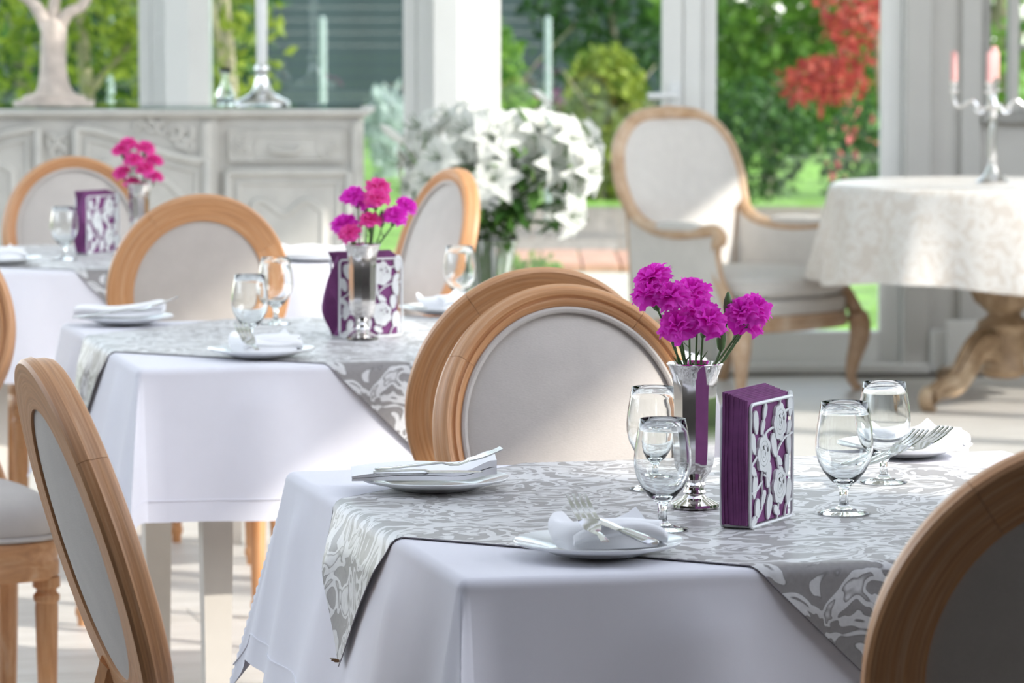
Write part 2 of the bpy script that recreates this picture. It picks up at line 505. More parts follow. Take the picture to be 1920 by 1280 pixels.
# glazed door with a lever handle
d = bpy.data.objects.new('door_1', None); COL.objects.link(d); struct(d, 'white glazed garden door with lever handle'); d.location = (0, WY, 0)
mb = MB()
mb.bbox(wx(1240), wx(1280) - 0.003, -0.045, 0.04, 0, 2.4, 0.004).bbox(wx(928), wx(938), -0.045, 0.04, 0, 2.4, 0.003)
mb.bbox(wx(938), wx(1240), -0.045, 0.04, 0.02, 0.16, 0.004).bbox(wx(938), wx(1240), -0.045, 0.04, 2.28, 2.4, 0.004)
mb.build('leaf', M_FRAME, d, False)
MB().bbox(wx(928), wx(1280) - 0.003, -0.03, 0.04, 2.42, ZT, 0.004).build('transom', M_FRAME, d, False)
MB().box(wx(938), wx(1240), -0.008, -0.002, 0.16, 2.28).build('pane', M_PANE, d, False)
hz = CAM_Z - (178 - 30) / ppm
h = MB().bbox(wx(1252), wx(1276), -0.056, -0.045, hz - 0.12, hz + 0.05, 0.003).build('handle', M_HANDLE, d, False)
MB().tube([(wx(1266), -0.05, hz), (wx(1266), -0.10, hz), (wx(1258), -0.105, hz), (wx(1212), -0.105, hz)], 0.0115, 10).build('lever', M_HANDLE, h)
MB().tube([(wx(1264), -0.058, hz - 0.088), (wx(1264), -0.050, hz - 0.088)], 0.008, 10).build('keyhole', M_DARK, h)
# right end of the back wall with its small casement
wb = MB()
wb.box(wx(1738), wx(1835), WY - 0.02, WY + 0.12, 0, ZT)
zc = CAM_Z - (214 - 30) / ppm
wb.box(wx(1835), 4.1, WY - 0.02, WY + 0.12, 0, zc).box(wx(2080), 4.1, WY - 0.02, WY + 0.12, zc, ZT).box(wx(1835), wx(2080), WY - 0.02, WY + 0.12, 2.3, ZT)
struct(wb.build('wall_back', M_PLAST, None, False))
struct(MB().bbox(wx(1694), wx(1742), WY - 0.075, WY - 0.021, 0, ZT, 0.006).bbox(wx(1798), wx(1836), WY - 0.055, WY - 0.021, 0, ZT, 0.006).build('trim_3', M_FRAMEG, None, False), 'pale grey upright mouldings beside the casement')
w4 = bpy.data.objects.new('window_4', None); COL.objects.link(w4); struct(w4, 'small grey casement behind the candelabrum'); w4.location = (0, WY, 0)
M_FRD = plain('grey_casement_paint', (0.36, 0.35, 0.33), 0.6, var=0.1)
MB().bbox(wx(1835), wx(1852), -0.05, 0.08, zc, 2.3, 0.004).bbox(wx(1835), wx(2080), -0.07, 0.08, zc - 0.03, zc + 0.012, 0.004).build('frame', M_FRD, w4, False)
MB().bbox(wx(1888), wx(1906), -0.05, 0.06, zc + 0.012, 2.3, 0.004).bbox(wx(1906), wx(2080), -0.03, 0.05, zc + 0.012, zc + 0.05, 0.004).build('sash', M_FRAMEG, w4, False)
MB().box(wx(1852), wx(1888), 0.0, 0.006, zc + 0.012, 2.3).box(wx(1906), wx(2080), 0.0, 0.006, zc + 0.05, 2.3).build('pane', M_PANE, w4, False)
zb = CAM_Z - (88 - 30) / ppm
MB().bbox(wx(1888), wx(2080), -0.025, -0.010, zb - 0.01, zb + 0.01, 0.002).build('glazing_bar', M_FRD, w4, False)
# skirting along the back
sk = MB().bbox(wx(1285), wx(1740), WY - 0.13, WY - 0.045, 0, 0.035, 0.004).bbox(wx(1742), wx(2300), WY - 0.10, WY - 0.02, 0, 0.16, 0.006).bbox(wx(1770), wx(1835), WY - 0.14, WY - 0.10, 0, 0.20, 0.004)
struct(sk.build('baseboard_back', M_FRAME, None, False))
# side walls, beams and roof
rw = MB()
rw.box(4.0, 4.2, 2.75, 12.6, 0, 0.25)
for y0, y1, b0, b1 in ((2.75, 4.3, 3.46, 3.58), (4.3, 5.7, 3.57, 3.95), (5.7, 7.0, 3.95, 4.03), (7.0, 8.5, 4.03, 4.10), (8.5, 10.0, 4.10, 3.85), (10.0, 11.5, 3.85, 3.85)):
    rw.add([(x, y, z) for x in (3.98, 4.2) for y, z in ((y0, b0), (y1, b1), (y1, 4.62), (y0, 4.62))],
           [(0, 1, 2, 3), (7, 6, 5, 4), (0, 4, 5, 1), (1, 5, 6, 2), (2, 6, 7, 3), (3, 7, 4, 0)])      # unseen wall head, lower edge shaped to cast the diagonal sun patches
rw.box(4.0, 4.2, 11.5, 12.6, 2.95, 3.45)  # unseen lintel, put in to shade the armchair back
rw.box(4.0, 4.2, 12.6, 14.6, 0, 4.6)
for y, z in ((3.75, 3.48), (5.2, 3.78), (6.5, 3.98), (7.9, 4.04), (9.3, 3.92), (10.7, 3.85), (11.55, 2.95)): rw.box(4.02, 4.16, y - 0.05, y + 0.05, 0.25, z)
struct(rw.build('wall_right', M_PLAST, None, False))
lw = MB()
lw.box(-6.2, -6.0, 3, 14.6, 0, 0.4)
lw.box(-6.2, -6.0, 3, 14.6, 3.4, 3.75)
for y in (4.5, 6, 7.5, 9, 10.5, 12, 13.5): lw.box(-6.16, -6.04, y - 0.05, y + 0.05, 0.4, 3.4)
struct(lw.build('wall_left', M_PLAST, None, False))
M_TAUPE = plain('taupe_wall_paint', (0.11, 0.095, 0.095), 0.8, var=0.04, scale=4)
struct(MB().box(-6.2, 4.2, -3.2, -3, 0, 4.6).box(4.0, 4.2, -3, 2.75, 0, 4.6).box(-6.2, -6.0, -3, 3.0, 0, 4.6).build('wall_front', M_TAUPE, None, False))
ce = MB().box(-6.2, 4.2, -3.2, 2.75, 3.6, 3.8)
struct(ce.build('ceiling', M_TAUPE, None, False))
rf = MB()
for y in (2.8, 4.3, 5.8, 7.3, 8.8, 10.3, 11.8, 13.3, 14.5): rf.box(-6.2, 4.2, y - 0.05, y + 0.05, 4.62, 4.78)
for y in (5.8, 7.3, 8.8, 10.3, 11.8, 13.3): rf.box(-6.2, 4.2, y + 0.05, y + 1.15, 4.70, 4.72)          # unseen opaque panels, added to cut skylight over the rear tables
for x in (-6.1, -3.5, -0.9, 1.6, 4.1): rf.box(x - 0.06, x + 0.06, 2.75, 14.6, 4.78, 4.9)
rf.box(4.0, 4.4, 2.75, 14.6, 4.62, 4.9)
struct(rf.build('trim_4', M_FRAME, None, False), 'white rafters of the glazed roof, with opaque panels added to cut skylight')

# ------------------------------------------------------------------ medallion chairs
RK = math.radians(17)
CB = Vector((0, -0.225, 0.764)); BW = Vector((0, -math.sin(RK), math.cos(RK))); BN = Vector((0, math.cos(RK), math.sin(RK)))
BA, BB = 0.193, 0.211
def bp(th, q, d):
    return CB + Vector((1, 0, 0)) * ((BA - q) * math.cos(th)) + BW * ((BB - q) * math.sin(th)) + BN * d
def ellipse_pad(q, d0, dome, flip=False):
    mb = MB()
    N, K = 64, 9
    rings = []
    for k in range(K + 1):
        r_ = 1 - k / K
        rings.append([CB + Vector((1, 0, 0)) * ((BA - q) * r_ * math.cos(2 * PI * j / N)) + BW * ((BB - q) * r_ * math.sin(2 * PI * j / N)) + BN * (d0 + dome * (1 - r_ ** 2.6)) for j in range(N)])
    rings[-1] = [rings[-1][0] + (p - rings[-1][0]) * 0 for p in rings[-1]]
    return mb.loft(rings[:-1], False, True)
def seat_outline(sc_=1.0, z=0.0, n=72, p=4.5, inset=0.0):
    out = []
    for j in range(n):
        a = 2 * PI * j / n
        c, s_ = math.cos(a), math.sin(a)
        x = math.copysign(abs(c) ** (2 / p), c); y = math.copysign(abs(s_) ** (2 / p), s_)
        hw = 0.213 + 0.024 * y
        y2 = y * 0.215 + (0.018 * (1 - x * x) if y > 0 else 0)
        f = 1 - inset / 0.21
        out.append(Vector((x * hw * sc_ * f, y2 * sc_ * f + 0.01, z)))
    return out
def make_chair():
    t = thing('dining_chair', 'x', 'chair')
    # oval frame: moulded towards the sitter, flat behind
    prof = [(0.055, -0.018), (0.003, -0.018), (0.0, -0.014), (0.0, -0.004), (0.003, 0.0), (0.005, 0.009), (0.009, 0.016), (0.014, 0.0185), (0.020, 0.017), (0.022, 0.0125), (0.024, 0.0125), (0.026, 0.0155), (0.030, 0.014), (0.035, 0.009), (0.041, 0.0), (0.055, -0.010)]
    N = 112
    rings, uvs = [], []
    plen = [0]
    for a, b in zip(prof, prof[1:] + prof[:1]): plen.append(plen[-1] + math.hypot(a[0] - b[0], a[1] - b[1]))
    mb = MB()
    joints = [0.18 * PI, 0.70 * PI, 1.25 * PI, 1.75 * PI]
    for k in range(4):                                   # four curved pieces, grain along each
        t0 = joints[k]; t1 = joints[(k + 1) % 4] + (2 * PI if k == 3 else 0)
        n = max(8, int(N * (t1 - t0) / (2 * PI)))
        rr, uu = [], []
        for i in range(n + 1):
            th = t0 + 0.0015 + (t1 - t0 - 0.003) * i / n
            rr.append([bp(th, q, d) for q, d in prof])
            uu += [(th * 0.2 + k * 3.7, plen[m] + k * 0.31) for m in range(len(prof))]
        mb.loft(rr, True, True, True, uu)
    mb.build('back_frame', M_WUV, t, True, 35)
    ellipse_pad(0.038, 0.002, 0.022).build('front_pad', M_LIN, t)
    ellipse_pad(0.050, -0.014, -0.007).build('rear_pad', M_LIN, t)
    pts = [bp(2 * PI * j / 72, 0.0395, 0.0085) for j in range(72)]
    mb = MB(); rings = []
    for j in range(72):
        tn = (pts[(j + 1) % 72] - pts[j - 1]).normalized(); a = BN; b = tn.cross(a)
        rings.append([pts[j] + (a * math.cos(2 * PI * k / 8) + b * math.sin(2 * PI * k / 8)) * 0.0046 for k in range(8)])
    mb.loft(rings + [rings[0]], False, False).build('piping', M_LIN, t)
    # seat
    mb = MB().loft([seat_outline(0.985, 0.350), seat_outline(1.0, 0.354), seat_outline(1.0, 0.376), seat_outline(0.99, 0.380), seat_outline(0.99, 0.386), seat_outline(1.0, 0.390), seat_outline(1.0, 0.412), seat_outline(0.985, 0.418)])
    mb.build('seat_rail', M_WX, t)
    mb = MB().loft([seat_outline(0.97, 0.419), seat_outline(0.985, 0.432), seat_outline(0.99, 0.455), seat_outline(0.97, 0.472), seat_outline(0.92, 0.484), seat_outline(0.80, 0.493), seat_outline(0.55, 0.499), seat_outline(0.25, 0.501)])
    s_ = mb.build('seat', M_LIN, t, True, 80)
    ring = seat_outline(0.992, 0.424)
    MB().tube(ring + ring[:2], 0.0042, 6, caps=False).build('piping', M_LIN, s_)
    leg = [(0.024, 0.352), (0.0245, 0.335), (0.018, 0.331), (0.018, 0.326), (0.0235, 0.320), (0.0235, 0.312), (0.0195, 0.307), (0.0205, 0.297), (0.0145, 0.050), (0.0125, 0.045), (0.0165, 0.038), (0.0165, 0.026), (0.012, 0.018), (0.011, 0.0)]
    lm = MB().lathe(leg, 24, flute=0.07, zr=(0.049, 0.30)).mesh('leg', M_WZ, True, 35)
    for sx in (-1, 1):
        link('leg', lm, t).location = (sx * 0.195, 0.175, 0)
    for sx in (-1, 1):                                   # rear legs run up to the medallion
        e0 = bp(-PI / 2 + sx * 0.55, 0.03, -0.004)
        path = cr([(sx * 0.175, -0.285, 0.0), (sx * 0.172, -0.235, 0.18), (sx * 0.168, -0.205, 0.36), (sx * 0.158, -0.200, 0.44), (sx * 0.135, -0.198, 0.51), (e0.x, e0.y, e0.z)], 6)
        rad = [0.0155 + 0.006 * min(1, i / 12) for i in range(len(path))]
        MB().tube(path, rad, 8, up=(0, 1, 0)).build('leg', M_WZ, t, True, 35)
    return t
CHAIR = make_chair()
first = [True]
def chair(O, ang, label, group='oval-back dining chairs'):
    c = CHAIR if first[0] else copy_tree(CHAIR)
    first[0] = False
    f = Vector((math.cos(ang), math.sin(ang)))
    c.location = (O[0] + f.x * 0.225, O[1] + f.y * 0.225, 0)
    c.rotation_euler = (0, 0, ang - PI / 2)
    c['label'] = label; c['group'] = group
    return c
AV = TA + PI / 2
chair((0.083, 5.19), AV + PI, 'oval-back chair facing the camera across the nearest table, linen front half in sun')
chair((0.029, 5.67), AV, 'oval-back chair seen from behind, back to back with the one at the nearest table')
chair((-0.655, 7.99), AV, 'oval-back chair with wide orange rim behind the goblets of the middle table')
chair((-1.137, 10.01), AV + PI, 'oval-back chair in front of the grey sideboard, facing the camera')
chair((-0.452, 4.13), TA + 0.055, 'oval-back chair seen edge-on from behind at the lower left')
chair((-0.19, 9.27), TA + PI + 0.20, 'oval-back chair turned sideways in front of the white lilies')
chair((0.494, 3.39), AV, 'shaded oval-back chair cut off by the lower right corner')
fF = -V
oF = Vector((-1.047, 6.79, 0)) - fF * 0.225
chair((oF.x, oF.y), AV + PI, 'chair at the left edge, only its ivory seat and a turned leg in view')

# ------------------------------------------------------------------ dining tables, cloths, overlays
TZ, HALF = 0.75, 0.49
def drape(s, t, off, seed=0, ex=0.0):
    r_, h0 = 0.011, HALF - 0.011
    d = max(abs(s) - h0, 0.0); e = max(abs(t) - h0, 0.0)
    sx = 1 if s >= 0 else -1; sy = 1 if t >= 0 else -1
    rho = math.hypot(d, e)
    if rho == 0:
        return Vector((s, t, TZ + off))
    q = r_ * PI / 2
    R_ = r_ + off
    if rho < q:
        hx, hz_ = R_ * math.sin(rho / r_), R_ * (1 - math.cos(rho / r_)); dep = 0
    else:
        dep = rho - q
        hx, hz_ = R_ , R_ + dep
    phi = math.atan2(e, d)
    g = 1 - abs(4 * phi / PI - 1)
    along = (t if d > 0 and e == 0 else s)
    side = 0.9 * sx if e == 0 else 2.1 * sy
    k = dep / 0.25
    edge = min(1.0, max(0.0, (h0 - abs(along)) / 0.10)) if (d == 0 or e == 0) else 0.0
    fold = 0.010 * k * (math.sin(along * 13.0 + seed * 1.7 + side) + 0.6 * math.sin(along * 29 + seed + 2 * side)) * edge
    for a_, w_ in ((-0.27, 0.030), (0.06, 0.018), (0.31, 0.026)):
        fold += (0.011 if w_ > 0.02 else 0.006) * math.exp(-((along - a_ + 0.05 * math.sin(seed * 2.3 + side)) / (w_ + 0.05 * k)) ** 2) * min(1.0, dep / 0.05) * edge
    flare = 0.045 * k * (1 if (d == 0 or e == 0) else math.cos(2 * phi) ** 2)
    hx += fold + flare + ex * min(1.0, dep / 0.03)
    ridge = dep * 0.50 * g
    hz_ = hz_ - dep * 0.11 * g - 0.5 * flare * 0.1
    twist = dep * 0.30 * g
    ox = math.cos(phi) * hx + ridge * 0.707 - twist * 0.707
    oy = math.sin(phi) * hx + ridge * 0.707 + twist * 0.707
    bx = min(abs(s), h0); by = min(abs(t), h0)
    return Vector((sx * (bx + ox), sy * (by + oy), TZ + off - hz_))
def cloth_mesh(name, seed):
    H = HALF + 0.245
    h0 = HALF - 0.011
    cs = list(np.linspace(0, h0, 16)) + list(h0 + np.linspace(0, 0.0173, 6)[1:]) + list(np.linspace(h0 + 0.0173, H, 26)[1:])
    ax = [-c for c in cs[::-1]] + cs[1:]
    n = len(ax)
    mb = MB()
    vs = [drape(a, b, 0.002, seed) for b in ax for a in ax]
    uv = [(a, b) for b in ax for a in ax]
    mb.add(vs, [(j * n + i, j * n + i + 1, (j + 1) * n + i + 1, (j + 1) * n + i) for j in range(n - 1) for i in range(n - 1)], uv)
    me = mb.mesh(name, M_WHITE, True, 0)
    H2 = H - 0.035
    hem = MB()                                           # stitched hem line
    line = [(u, -H2) for u in np.linspace(-H2, H2, 90)] + [(H2, u) for u in np.linspace(-H2, H2, 90)][1:] + [(u, H2) for u in np.linspace(H2, -H2, 90)][1:] + [(-H2, u) for u in np.linspace(H2, -H2, 90)][1:]
    hem.tube([drape(a, b, 0.0026, seed) for a, b in line], 0.0011, 4, caps=False)
    return me, hem.mesh('hem', M_WHITE)
def overlay_mesh(name, seed):
    C = 0.655
    N = 132
    h0 = HALF - 0.011
    mb = MB()
    vs, uv = [], []
    for j in range(N + 1):
        for i in range(N + 1):
            p = (i / N * 2 - 1) * C; q = (j / N * 2 - 1) * C
            a, b = (p - q) / 2, (p + q) / 2
            vs.append(drape(a, b, 0.0045, seed, 0.006)); uv.append((a, b))
    mb.add(vs, [(j * (N + 1) + i, j * (N + 1) + i + 1, (j + 1) * (N + 1) + i + 1, (j + 1) * (N + 1) + i) for j in range(N) for i in range(N)], uv)
    me = mb.mesh(name, M_DAM, True, 0)
    ed = MB()
    cor = [(-C, -C), (C, -C), (C, C), (-C, C), (-C, -C)]
    line = []
    for (p0, q0), (p1, q1) in zip(cor, cor[1:]):
        for k in range(60):
            p = p0 + (p1 - p0) * k / 60; q = q0 + (q1 - q0) * k / 60
            line.append(((p - q) / 2, (p + q) / 2))
    line.append(line[0])
    ed.tube([drape(a, b, 0.0040, seed, 0.0058) for a, b in line], 0.0007, 5, caps=False)
    return me, ed.mesh('hem', M_HEMD)
M_HEMD = plain('dark_hem', (0.20, 0.18, 0.21), 0.8)
TABLES = [((0.304, 4.514), 'nearest table'), ((-0.259, 6.88), 'middle table'), ((-0.95, 9.25), 'farthest square table')]
def table(i):
    (cx, cy), nm = TABLES[i]
    t = thing('dining_table', {0: 'square cream-legged dining table under the cloth nearest the camera', 1: 'square dining table in the middle, two cream tapered legs in view', 2: 'square dining table in front of the sideboard, under its white cloth'}[i], 'table', (cx, cy, 0), TA, 'square dining tables')
    MB().bbox(-0.478, 0.478, -0.478, 0.478, 0.715, TZ - 0.001, 0.004).build('tabletop', M_LEGW, t, False)
    MB().box(-0.36, 0.36, -0.36, -0.34, 0.63, 0.715).box(-0.36, 0.36, 0.34, 0.36, 0.63, 0.715).box(-0.36, -0.34, -0.34, 0.34, 0.63, 0.715).box(0.34, 0.36, -0.34, 0.34, 0.63, 0.715).build('apron', M_LEGW, t, False)
    for sx in (-1, 1):
        for sy in (-1, 1):
            mb = MB()
            def sq(h_, z): return [Vector((sx * 0.335 + a * h_, sy * 0.335 + b * h_, z)) for a, b in ((-1, -1), (1, -1), (1, 1), (-1, 1))]
            mb.loft([sq(0.019, 0), sq(0.028, 0.62), sq(0.028, 0.715)]).build('leg', M_LEGW, t, False)
    cm, hm = cloth_mesh('tablecloth', i)
    c = link('tablecloth', cm); c.location = (cx, cy, 0); c.rotation_euler = (0, 0, TA)
    tag(c, {0: 'white cotton cloth hanging over the nearest table', 1: 'white cotton cloth hanging over the middle table', 2: 'white cotton cloth over the farthest square table'}[i], 'tablecloth', 'white tablecloths')
    link('hem', hm, c)
    om, eh = overlay_mesh('table_overlay', i)
    o = link('table_overlay', om); o.location = (cx, cy, 0); o.rotation_euler = (0, 0, TA)
    tag(o, {0: 'grey scrolled damask overlay set cornerwise on the nearest table', 1: 'grey scrolled damask overlay set cornerwise on the middle table', 2: 'pale grey damask overlay on the farthest square table'}[i], 'tablecloth', 'grey damask overlays')
    link('hem', eh, o)
for i in range(3): table(i)
TOP = TZ + 0.0055
CLO = TZ + 0.0025

# ------------------------------------------------------------------ things on the tables
# goblets
gl_out = [(0.029, 0.0), (0.0295, 0.0012), (0.022, 0.003), (0.010, 0.0055), (0.0055, 0.010), (0.0048, 0.018), (0.0052, 0.026), (0.0075, 0.031), (0.015, 0.037), (0.0235, 0.047), (0.0295, 0.059), (0.0322, 0.071), (0.0325, 0.081), (0.0312, 0.095), (0.0285, 0.111), (0.0262, 0.1245)]
gl_in = [(0.0256, 0.125), (0.0252, 0.1245), (0.0275, 0.111), (0.0302, 0.095), (0.0315, 0.081), (0.0312, 0.071), (0.0285, 0.060), (0.0225, 0.0485), (0.014, 0.040), (0.006, 0.0362), (0.0008, 0.0352)]
GOB = MB().lathe(gl_out + gl_in, 40).mesh('water_goblet', M_GLASS, True, 0)
def goblet(px, py, label, sc_=1.0, z=TOP):
    p = onz(px, py, z)
    o = link('water_goblet', GOB); o.location = p; o.scale = (sc_,) * 3
    return tag(o, label, 'glass', 'water goblets')
goblet(1242, 992, 'stemmed water goblet in front of the silver vase on the nearest table')
goblet(1224, 916, 'stemmed water goblet behind the other, left of the nearest silver vase')
goblet(1582, 962, 'stemmed water goblet right of the purple napkins on the nearest table', 1.04)
goblet(1657, 904, 'taller-looking water goblet before the far plate on the nearest table')
goblet(469, 648, 'water goblet in front on the middle table, behind the folded napkin')
goblet(517, 607, 'water goblet behind the other on the middle table', 1.0)
goblet(862, 580, 'water goblet seen over the rim of the double chair backs', 1.0)
goblet(121, 486, 'blurred water goblet beside the farthest plum napkins', 1.0)


# plates with napkins and cutlery
pl = [(0.0, 0.004), (0.040, 0.004), (0.052, 0.0055), (0.062, 0.009), (0.088, 0.0145), (0.0905, 0.0155), (0.0915, 0.0145), (0.088, 0.0115), (0.062, 0.0055), (0.050, 0.0008), (0.046, 0.0), (0.042, 0.0008), (0.0, 0.001)]
PLATE = MB().lathe(pl[1:-1], 56).mesh('plate', M_CHINA, True, 50)
def fork_mesh(x_from=0.0):
    mb = MB()
    def zc_(x): return 0.0042 + 0.006 * math.sin(max(0, (x - 0.02) / 0.125)) + (0.010 * ((x - 0.125) / 0.06) ** 2 if x > 0.125 else 0) - (0.004 if 0.10 < x < 0.14 else 0) * math.sin((x - 0.10) / 0.04 * PI)
    xs = [0.0, 0.006, 0.02, 0.05, 0.08, 0.10, 0.112, 0.125, 0.135, 0.142]
    ws = [0.004, 0.0085, 0.0095, 0.0075, 0.005, 0.0035, 0.0045, 0.0095, 0.0118, 0.0125]
    rings = []
    for x, w in zip(xs, ws):
        if x < x_from: continue
        rings.append([Vector((x, w * c, zc_(x) + h_)) for c, h_ in ((-1, 0), (-0.6, 0.0012), (0.6, 0.0012), (1, 0), (0.6, -0.0010), (-0.6, -0.0010))])
    mb.loft(rings)
    for k in range(4):
        y0 = -0.0098 + k * 0.00653
        rings = []
        for x in np.linspace(0.140, 0.190, 7):
            w = 0.0023 if x < 0.18 else 0.0015
            rings.append([Vector((x, y0 + a * w, zc_(x) + b * 0.0009)) for a, b in ((-1, -1), (1, -1), (1, 1), (-1, 1))])
        mb.loft(rings)
    return mb.mesh('fork', M_STEEL, True, 50)
def knife_mesh():
    mb = MB()
    xs = [0.0, 0.005, 0.02, 0.07, 0.095, 0.100, 0.108, 0.15, 0.19, 0.205, 0.21]
    ws = [0.005, 0.0085, 0.0095, 0.0075, 0.0065, 0.0062, 0.009, 0.0095, 0.009, 0.006, 0.001]
    hs = [0.0018, 0.0028, 0.003, 0.003, 0.003, 0.0028, 0.0012, 0.0010, 0.0008, 0.0006, 0.0004]
    mb.loft([[Vector((x, w * a, 0.004 + h_ * b)) for a, b in ((-1, 0), (-0.6, 1), (0.6, 1), (1, 0), (0.6, -1), (-0.6, -1))] for x, w, h_ in zip(xs, ws, hs)])
    return mb.mesh('knife', M_STEEL, True, 50)
FORK, KNIFE = fork_mesh(), knife_mesh()
FORK_T = fork_mesh(0.078)                                # its handle end is buried in the rolled napkin
def napkin_fold(L, W, layers, th, seed, roll=0.0, sag=0.0):
    """a cloth napkin folded back and forth: one long ribbon of several layers, rounded at the folds"""
    r_ = random.Random(seed)
    prof = []
    gap = th / layers
    for k in range(layers):
        z = gap * (k + 0.5)
        w0 = W * (1 - 0.035 * k + r_.uniform(-0.02, 0.02))
        xs = np.linspace(-w0 / 2, w0 / 2, 12)
        if k % 2: xs = xs[::-1]
        for x in xs: prof.append((x, z + 0.0006 * math.sin(x * 60 + k)))
        if k < layers - 1:
            sgn = 1 if k % 2 == 0 else -1
            for a in (0.25, 0.5, 0.75):
                an = -PI / 2 + PI * a
                prof.append((xs[-1] + sgn * gap * 0.9 * math.cos(an), z + gap / 2 + gap / 2 * math.sin(an)))
    pv = [Vector((x, 0, z)) for x, z in prof]
    # give the ribbon its thickness
    n = len(pv); o1, o2 = [], []
    for i in range(n):
        t_ = (pv[min(i + 1, n - 1)] - pv[max(i - 1, 0)]).normalized()
        nn = Vector((-t_.z, 0, t_.x))
        o1.append(pv[i] + nn * gap * 0.40); o2.append(pv[i] - nn * gap * 0.40)
    loop = o1 + o2[::-1]
    rings = []
    NY = 22
    for j in range(NY + 1):
        y = (j / NY - 0.5) * L
        e = abs(j / NY - 0.5) * 2
        ring = []
        for p in loop:
            puff = 1 + 0.18 * math.sin(y * 40 + seed) - 0.25 * e ** 6
            ring.append(Vector((p.x * (1 - 0.02 * math.sin(y * 55 + seed)) + 0.002 * math.sin(y * 30 + p.z * 200), y, p.z * puff + sag * (-(e ** 2)) + roll * math.exp(-((j / NY - 0.0) / 0.16) ** 2) * (0.6 + p.z / th))))
        rings.append(ring)
    return MB().loft(rings)
def cutlery(kind, px, py, z, rz, ry, label, k=1.0):
    """placed by its far end (tines or blade tip)"""
    p = onz(px, py, z)
    L = k * (0.190 if kind == 'fork' else 0.210)
    c = link(kind, (FORK_T if 'tucked' in label else FORK) if kind == 'fork' else KNIFE)
    c.location = p - Vector((math.cos(rz) * math.cos(ry), math.sin(rz) * math.cos(ry), -math.sin(ry))) * L
    c.rotation_euler = (0, ry, rz); c.scale = (k, 1.0, 1.0)
    tag(c, label, kind, kind + 's on the napkins')
def setting(px, py, nm, z=TOP):
    p = onz(px, py, z)
    o = link('plate', PLATE); o.location = p
    tag(o, 'white side plate ' + nm, 'plate', 'side plates')
    return p
def napkin(mb, p, na, nm):
    n = mb.build('napkin', M_NAP, None, True, 60)
    n.location = p; n.rotation_euler = (0, 0, na)
    tag(n, 'folded white cloth napkin ' + nm, 'napkin', 'folded napkins')
def flat_napkin(seed, L=0.175, W=0.105, layers=2, th=0.012, roll=0.012):
    return napkin_fold(L, W, layers, th, seed, roll)
def sheet(mb, pts, th):                                   # a soft sheet through a net of points
    ny, nx = len(pts), len(pts[0])
    def at(u, v):
        row = [cr(r_, 6) for r_ in pts]
        return row
    rows = [cr(r_, 5) for r_ in pts]
    cols = [cr([rows[j][i] for j in range(ny)], 5) for i in range(len(rows[0]))]
    n, m = len(cols), len(cols[0])
    up = [[Vector(cols[i][j]) for i in range(n)] for j in range(m)]
    vs = [p for r_ in up for p in r_] + [p - Vector((0, 0, th)) for r_ in up for p in r_]
    k = n * m
    fs = []
    for j in range(m - 1):
        for i in range(n - 1):
            q = (j * n + i, j * n + i + 1, (j + 1) * n + i + 1, (j + 1) * n + i)
            fs += [q, tuple(x + k for x in q[::-1])]
    per = [i for i in range(n)] + [j * n + n - 1 for j in range(1, m)] + [(m - 1) * n + i for i in range(n - 2, -1, -1)] + [j * n for j in range(m - 2, 0, -1)]
    for a, b in zip(per, per[1:] + per[:1]): fs.append((a, b, b + k, a + k))
    return mb.add(vs, fs)
def pouch_napkin(seed):
    """rolled front edge, a flap on the left and a pointed corner standing up on the right"""
    r_ = napkin_fold(0.100, 0.046, 3, 0.026, seed, 0.0)
    r_.xf(tr(0.012, -0.014, 0.0) @ rot('Z', PI / 2 + 0.10))
    sheet(r_, [[(-0.052, -0.018, 0.004), (-0.034, -0.044, 0.005), (0.010, -0.049, 0.007), (0.054, -0.038, 0.008)],
               [(-0.058, -0.010, 0.012), (-0.036, -0.034, 0.020), (0.010, -0.038, 0.028), (0.056, -0.028, 0.028)],
               [(-0.062, 0.018, 0.022), (-0.034, 0.000, 0.026), (0.010, 0.000, 0.030), (0.060, 0.004, 0.027)],
               [(-0.056, 0.040, 0.030), (-0.034, 0.030, 0.012), (0.012, 0.030, 0.014), (0.048, 0.038, 0.020)],
               [(-0.046, 0.056, 0.030), (-0.026, 0.050, 0.016), (0.016, 0.056, 0.024), (0.034, 0.064, 0.034)]], 0.004)
    return r_
N1 = 'left on the nearest table, by the hanging overlay corner'
p = setting(815, 916, N1, CLO + 0.003)
napkin(flat_napkin(1), p + Vector((-0.014, 0, 0.0157)), PI / 2 + 0.05, N1)
cutlery('knife', 905, 890, TZ + 0.0365, 0.06, 0.0, 'steel knife on the flat napkin left on the nearest table', 0.62)
cutlery('fork', 941, 874, TZ + 0.048, 0.16, -0.03, 'steel fork on the flat napkin left on the nearest table', 0.8)
N2 = 'at the front of the nearest table'
p = setting(1122, 1037, N2)
napkin(pouch_napkin(2), p + Vector((0.008, 0.0, 0.0085)), 0.0, N2)
cutlery('fork', 1078, 963, TZ + 0.050, 1.85, -0.20, 'steel fork tucked in the napkin at the front of the nearest table')
cutlery('knife', 1108, 976, TZ + 0.044, 2.25, -0.16, 'steel knife tucked in the napkin at the front of the nearest table', 0.50)
N3 = 'at the far right of the nearest table'
p = setting(1693, 851, N3, CLO + 0.003)
napkin(pouch_napkin(3), p + Vector((0.012, -0.03, 0.0100)), 0.15, N3)
cutlery('fork', 1728, 838, TZ + 0.052, 0.95, -0.08, 'steel fork nearer the goblet at the far right of the nearest table')
cutlery('fork', 1774, 832, TZ + 0.050, 0.90, -0.07, 'outermost steel fork at the far right of the nearest table')
N4 = 'at the left of the middle table'
p = setting(235, 606, N4, CLO + 0.003)
napkin(flat_napkin(4, 0.165, 0.105, 2, 0.018, 0.006), p + Vector((-0.010, 0, 0.0157)), PI / 2 + 0.03, N4)
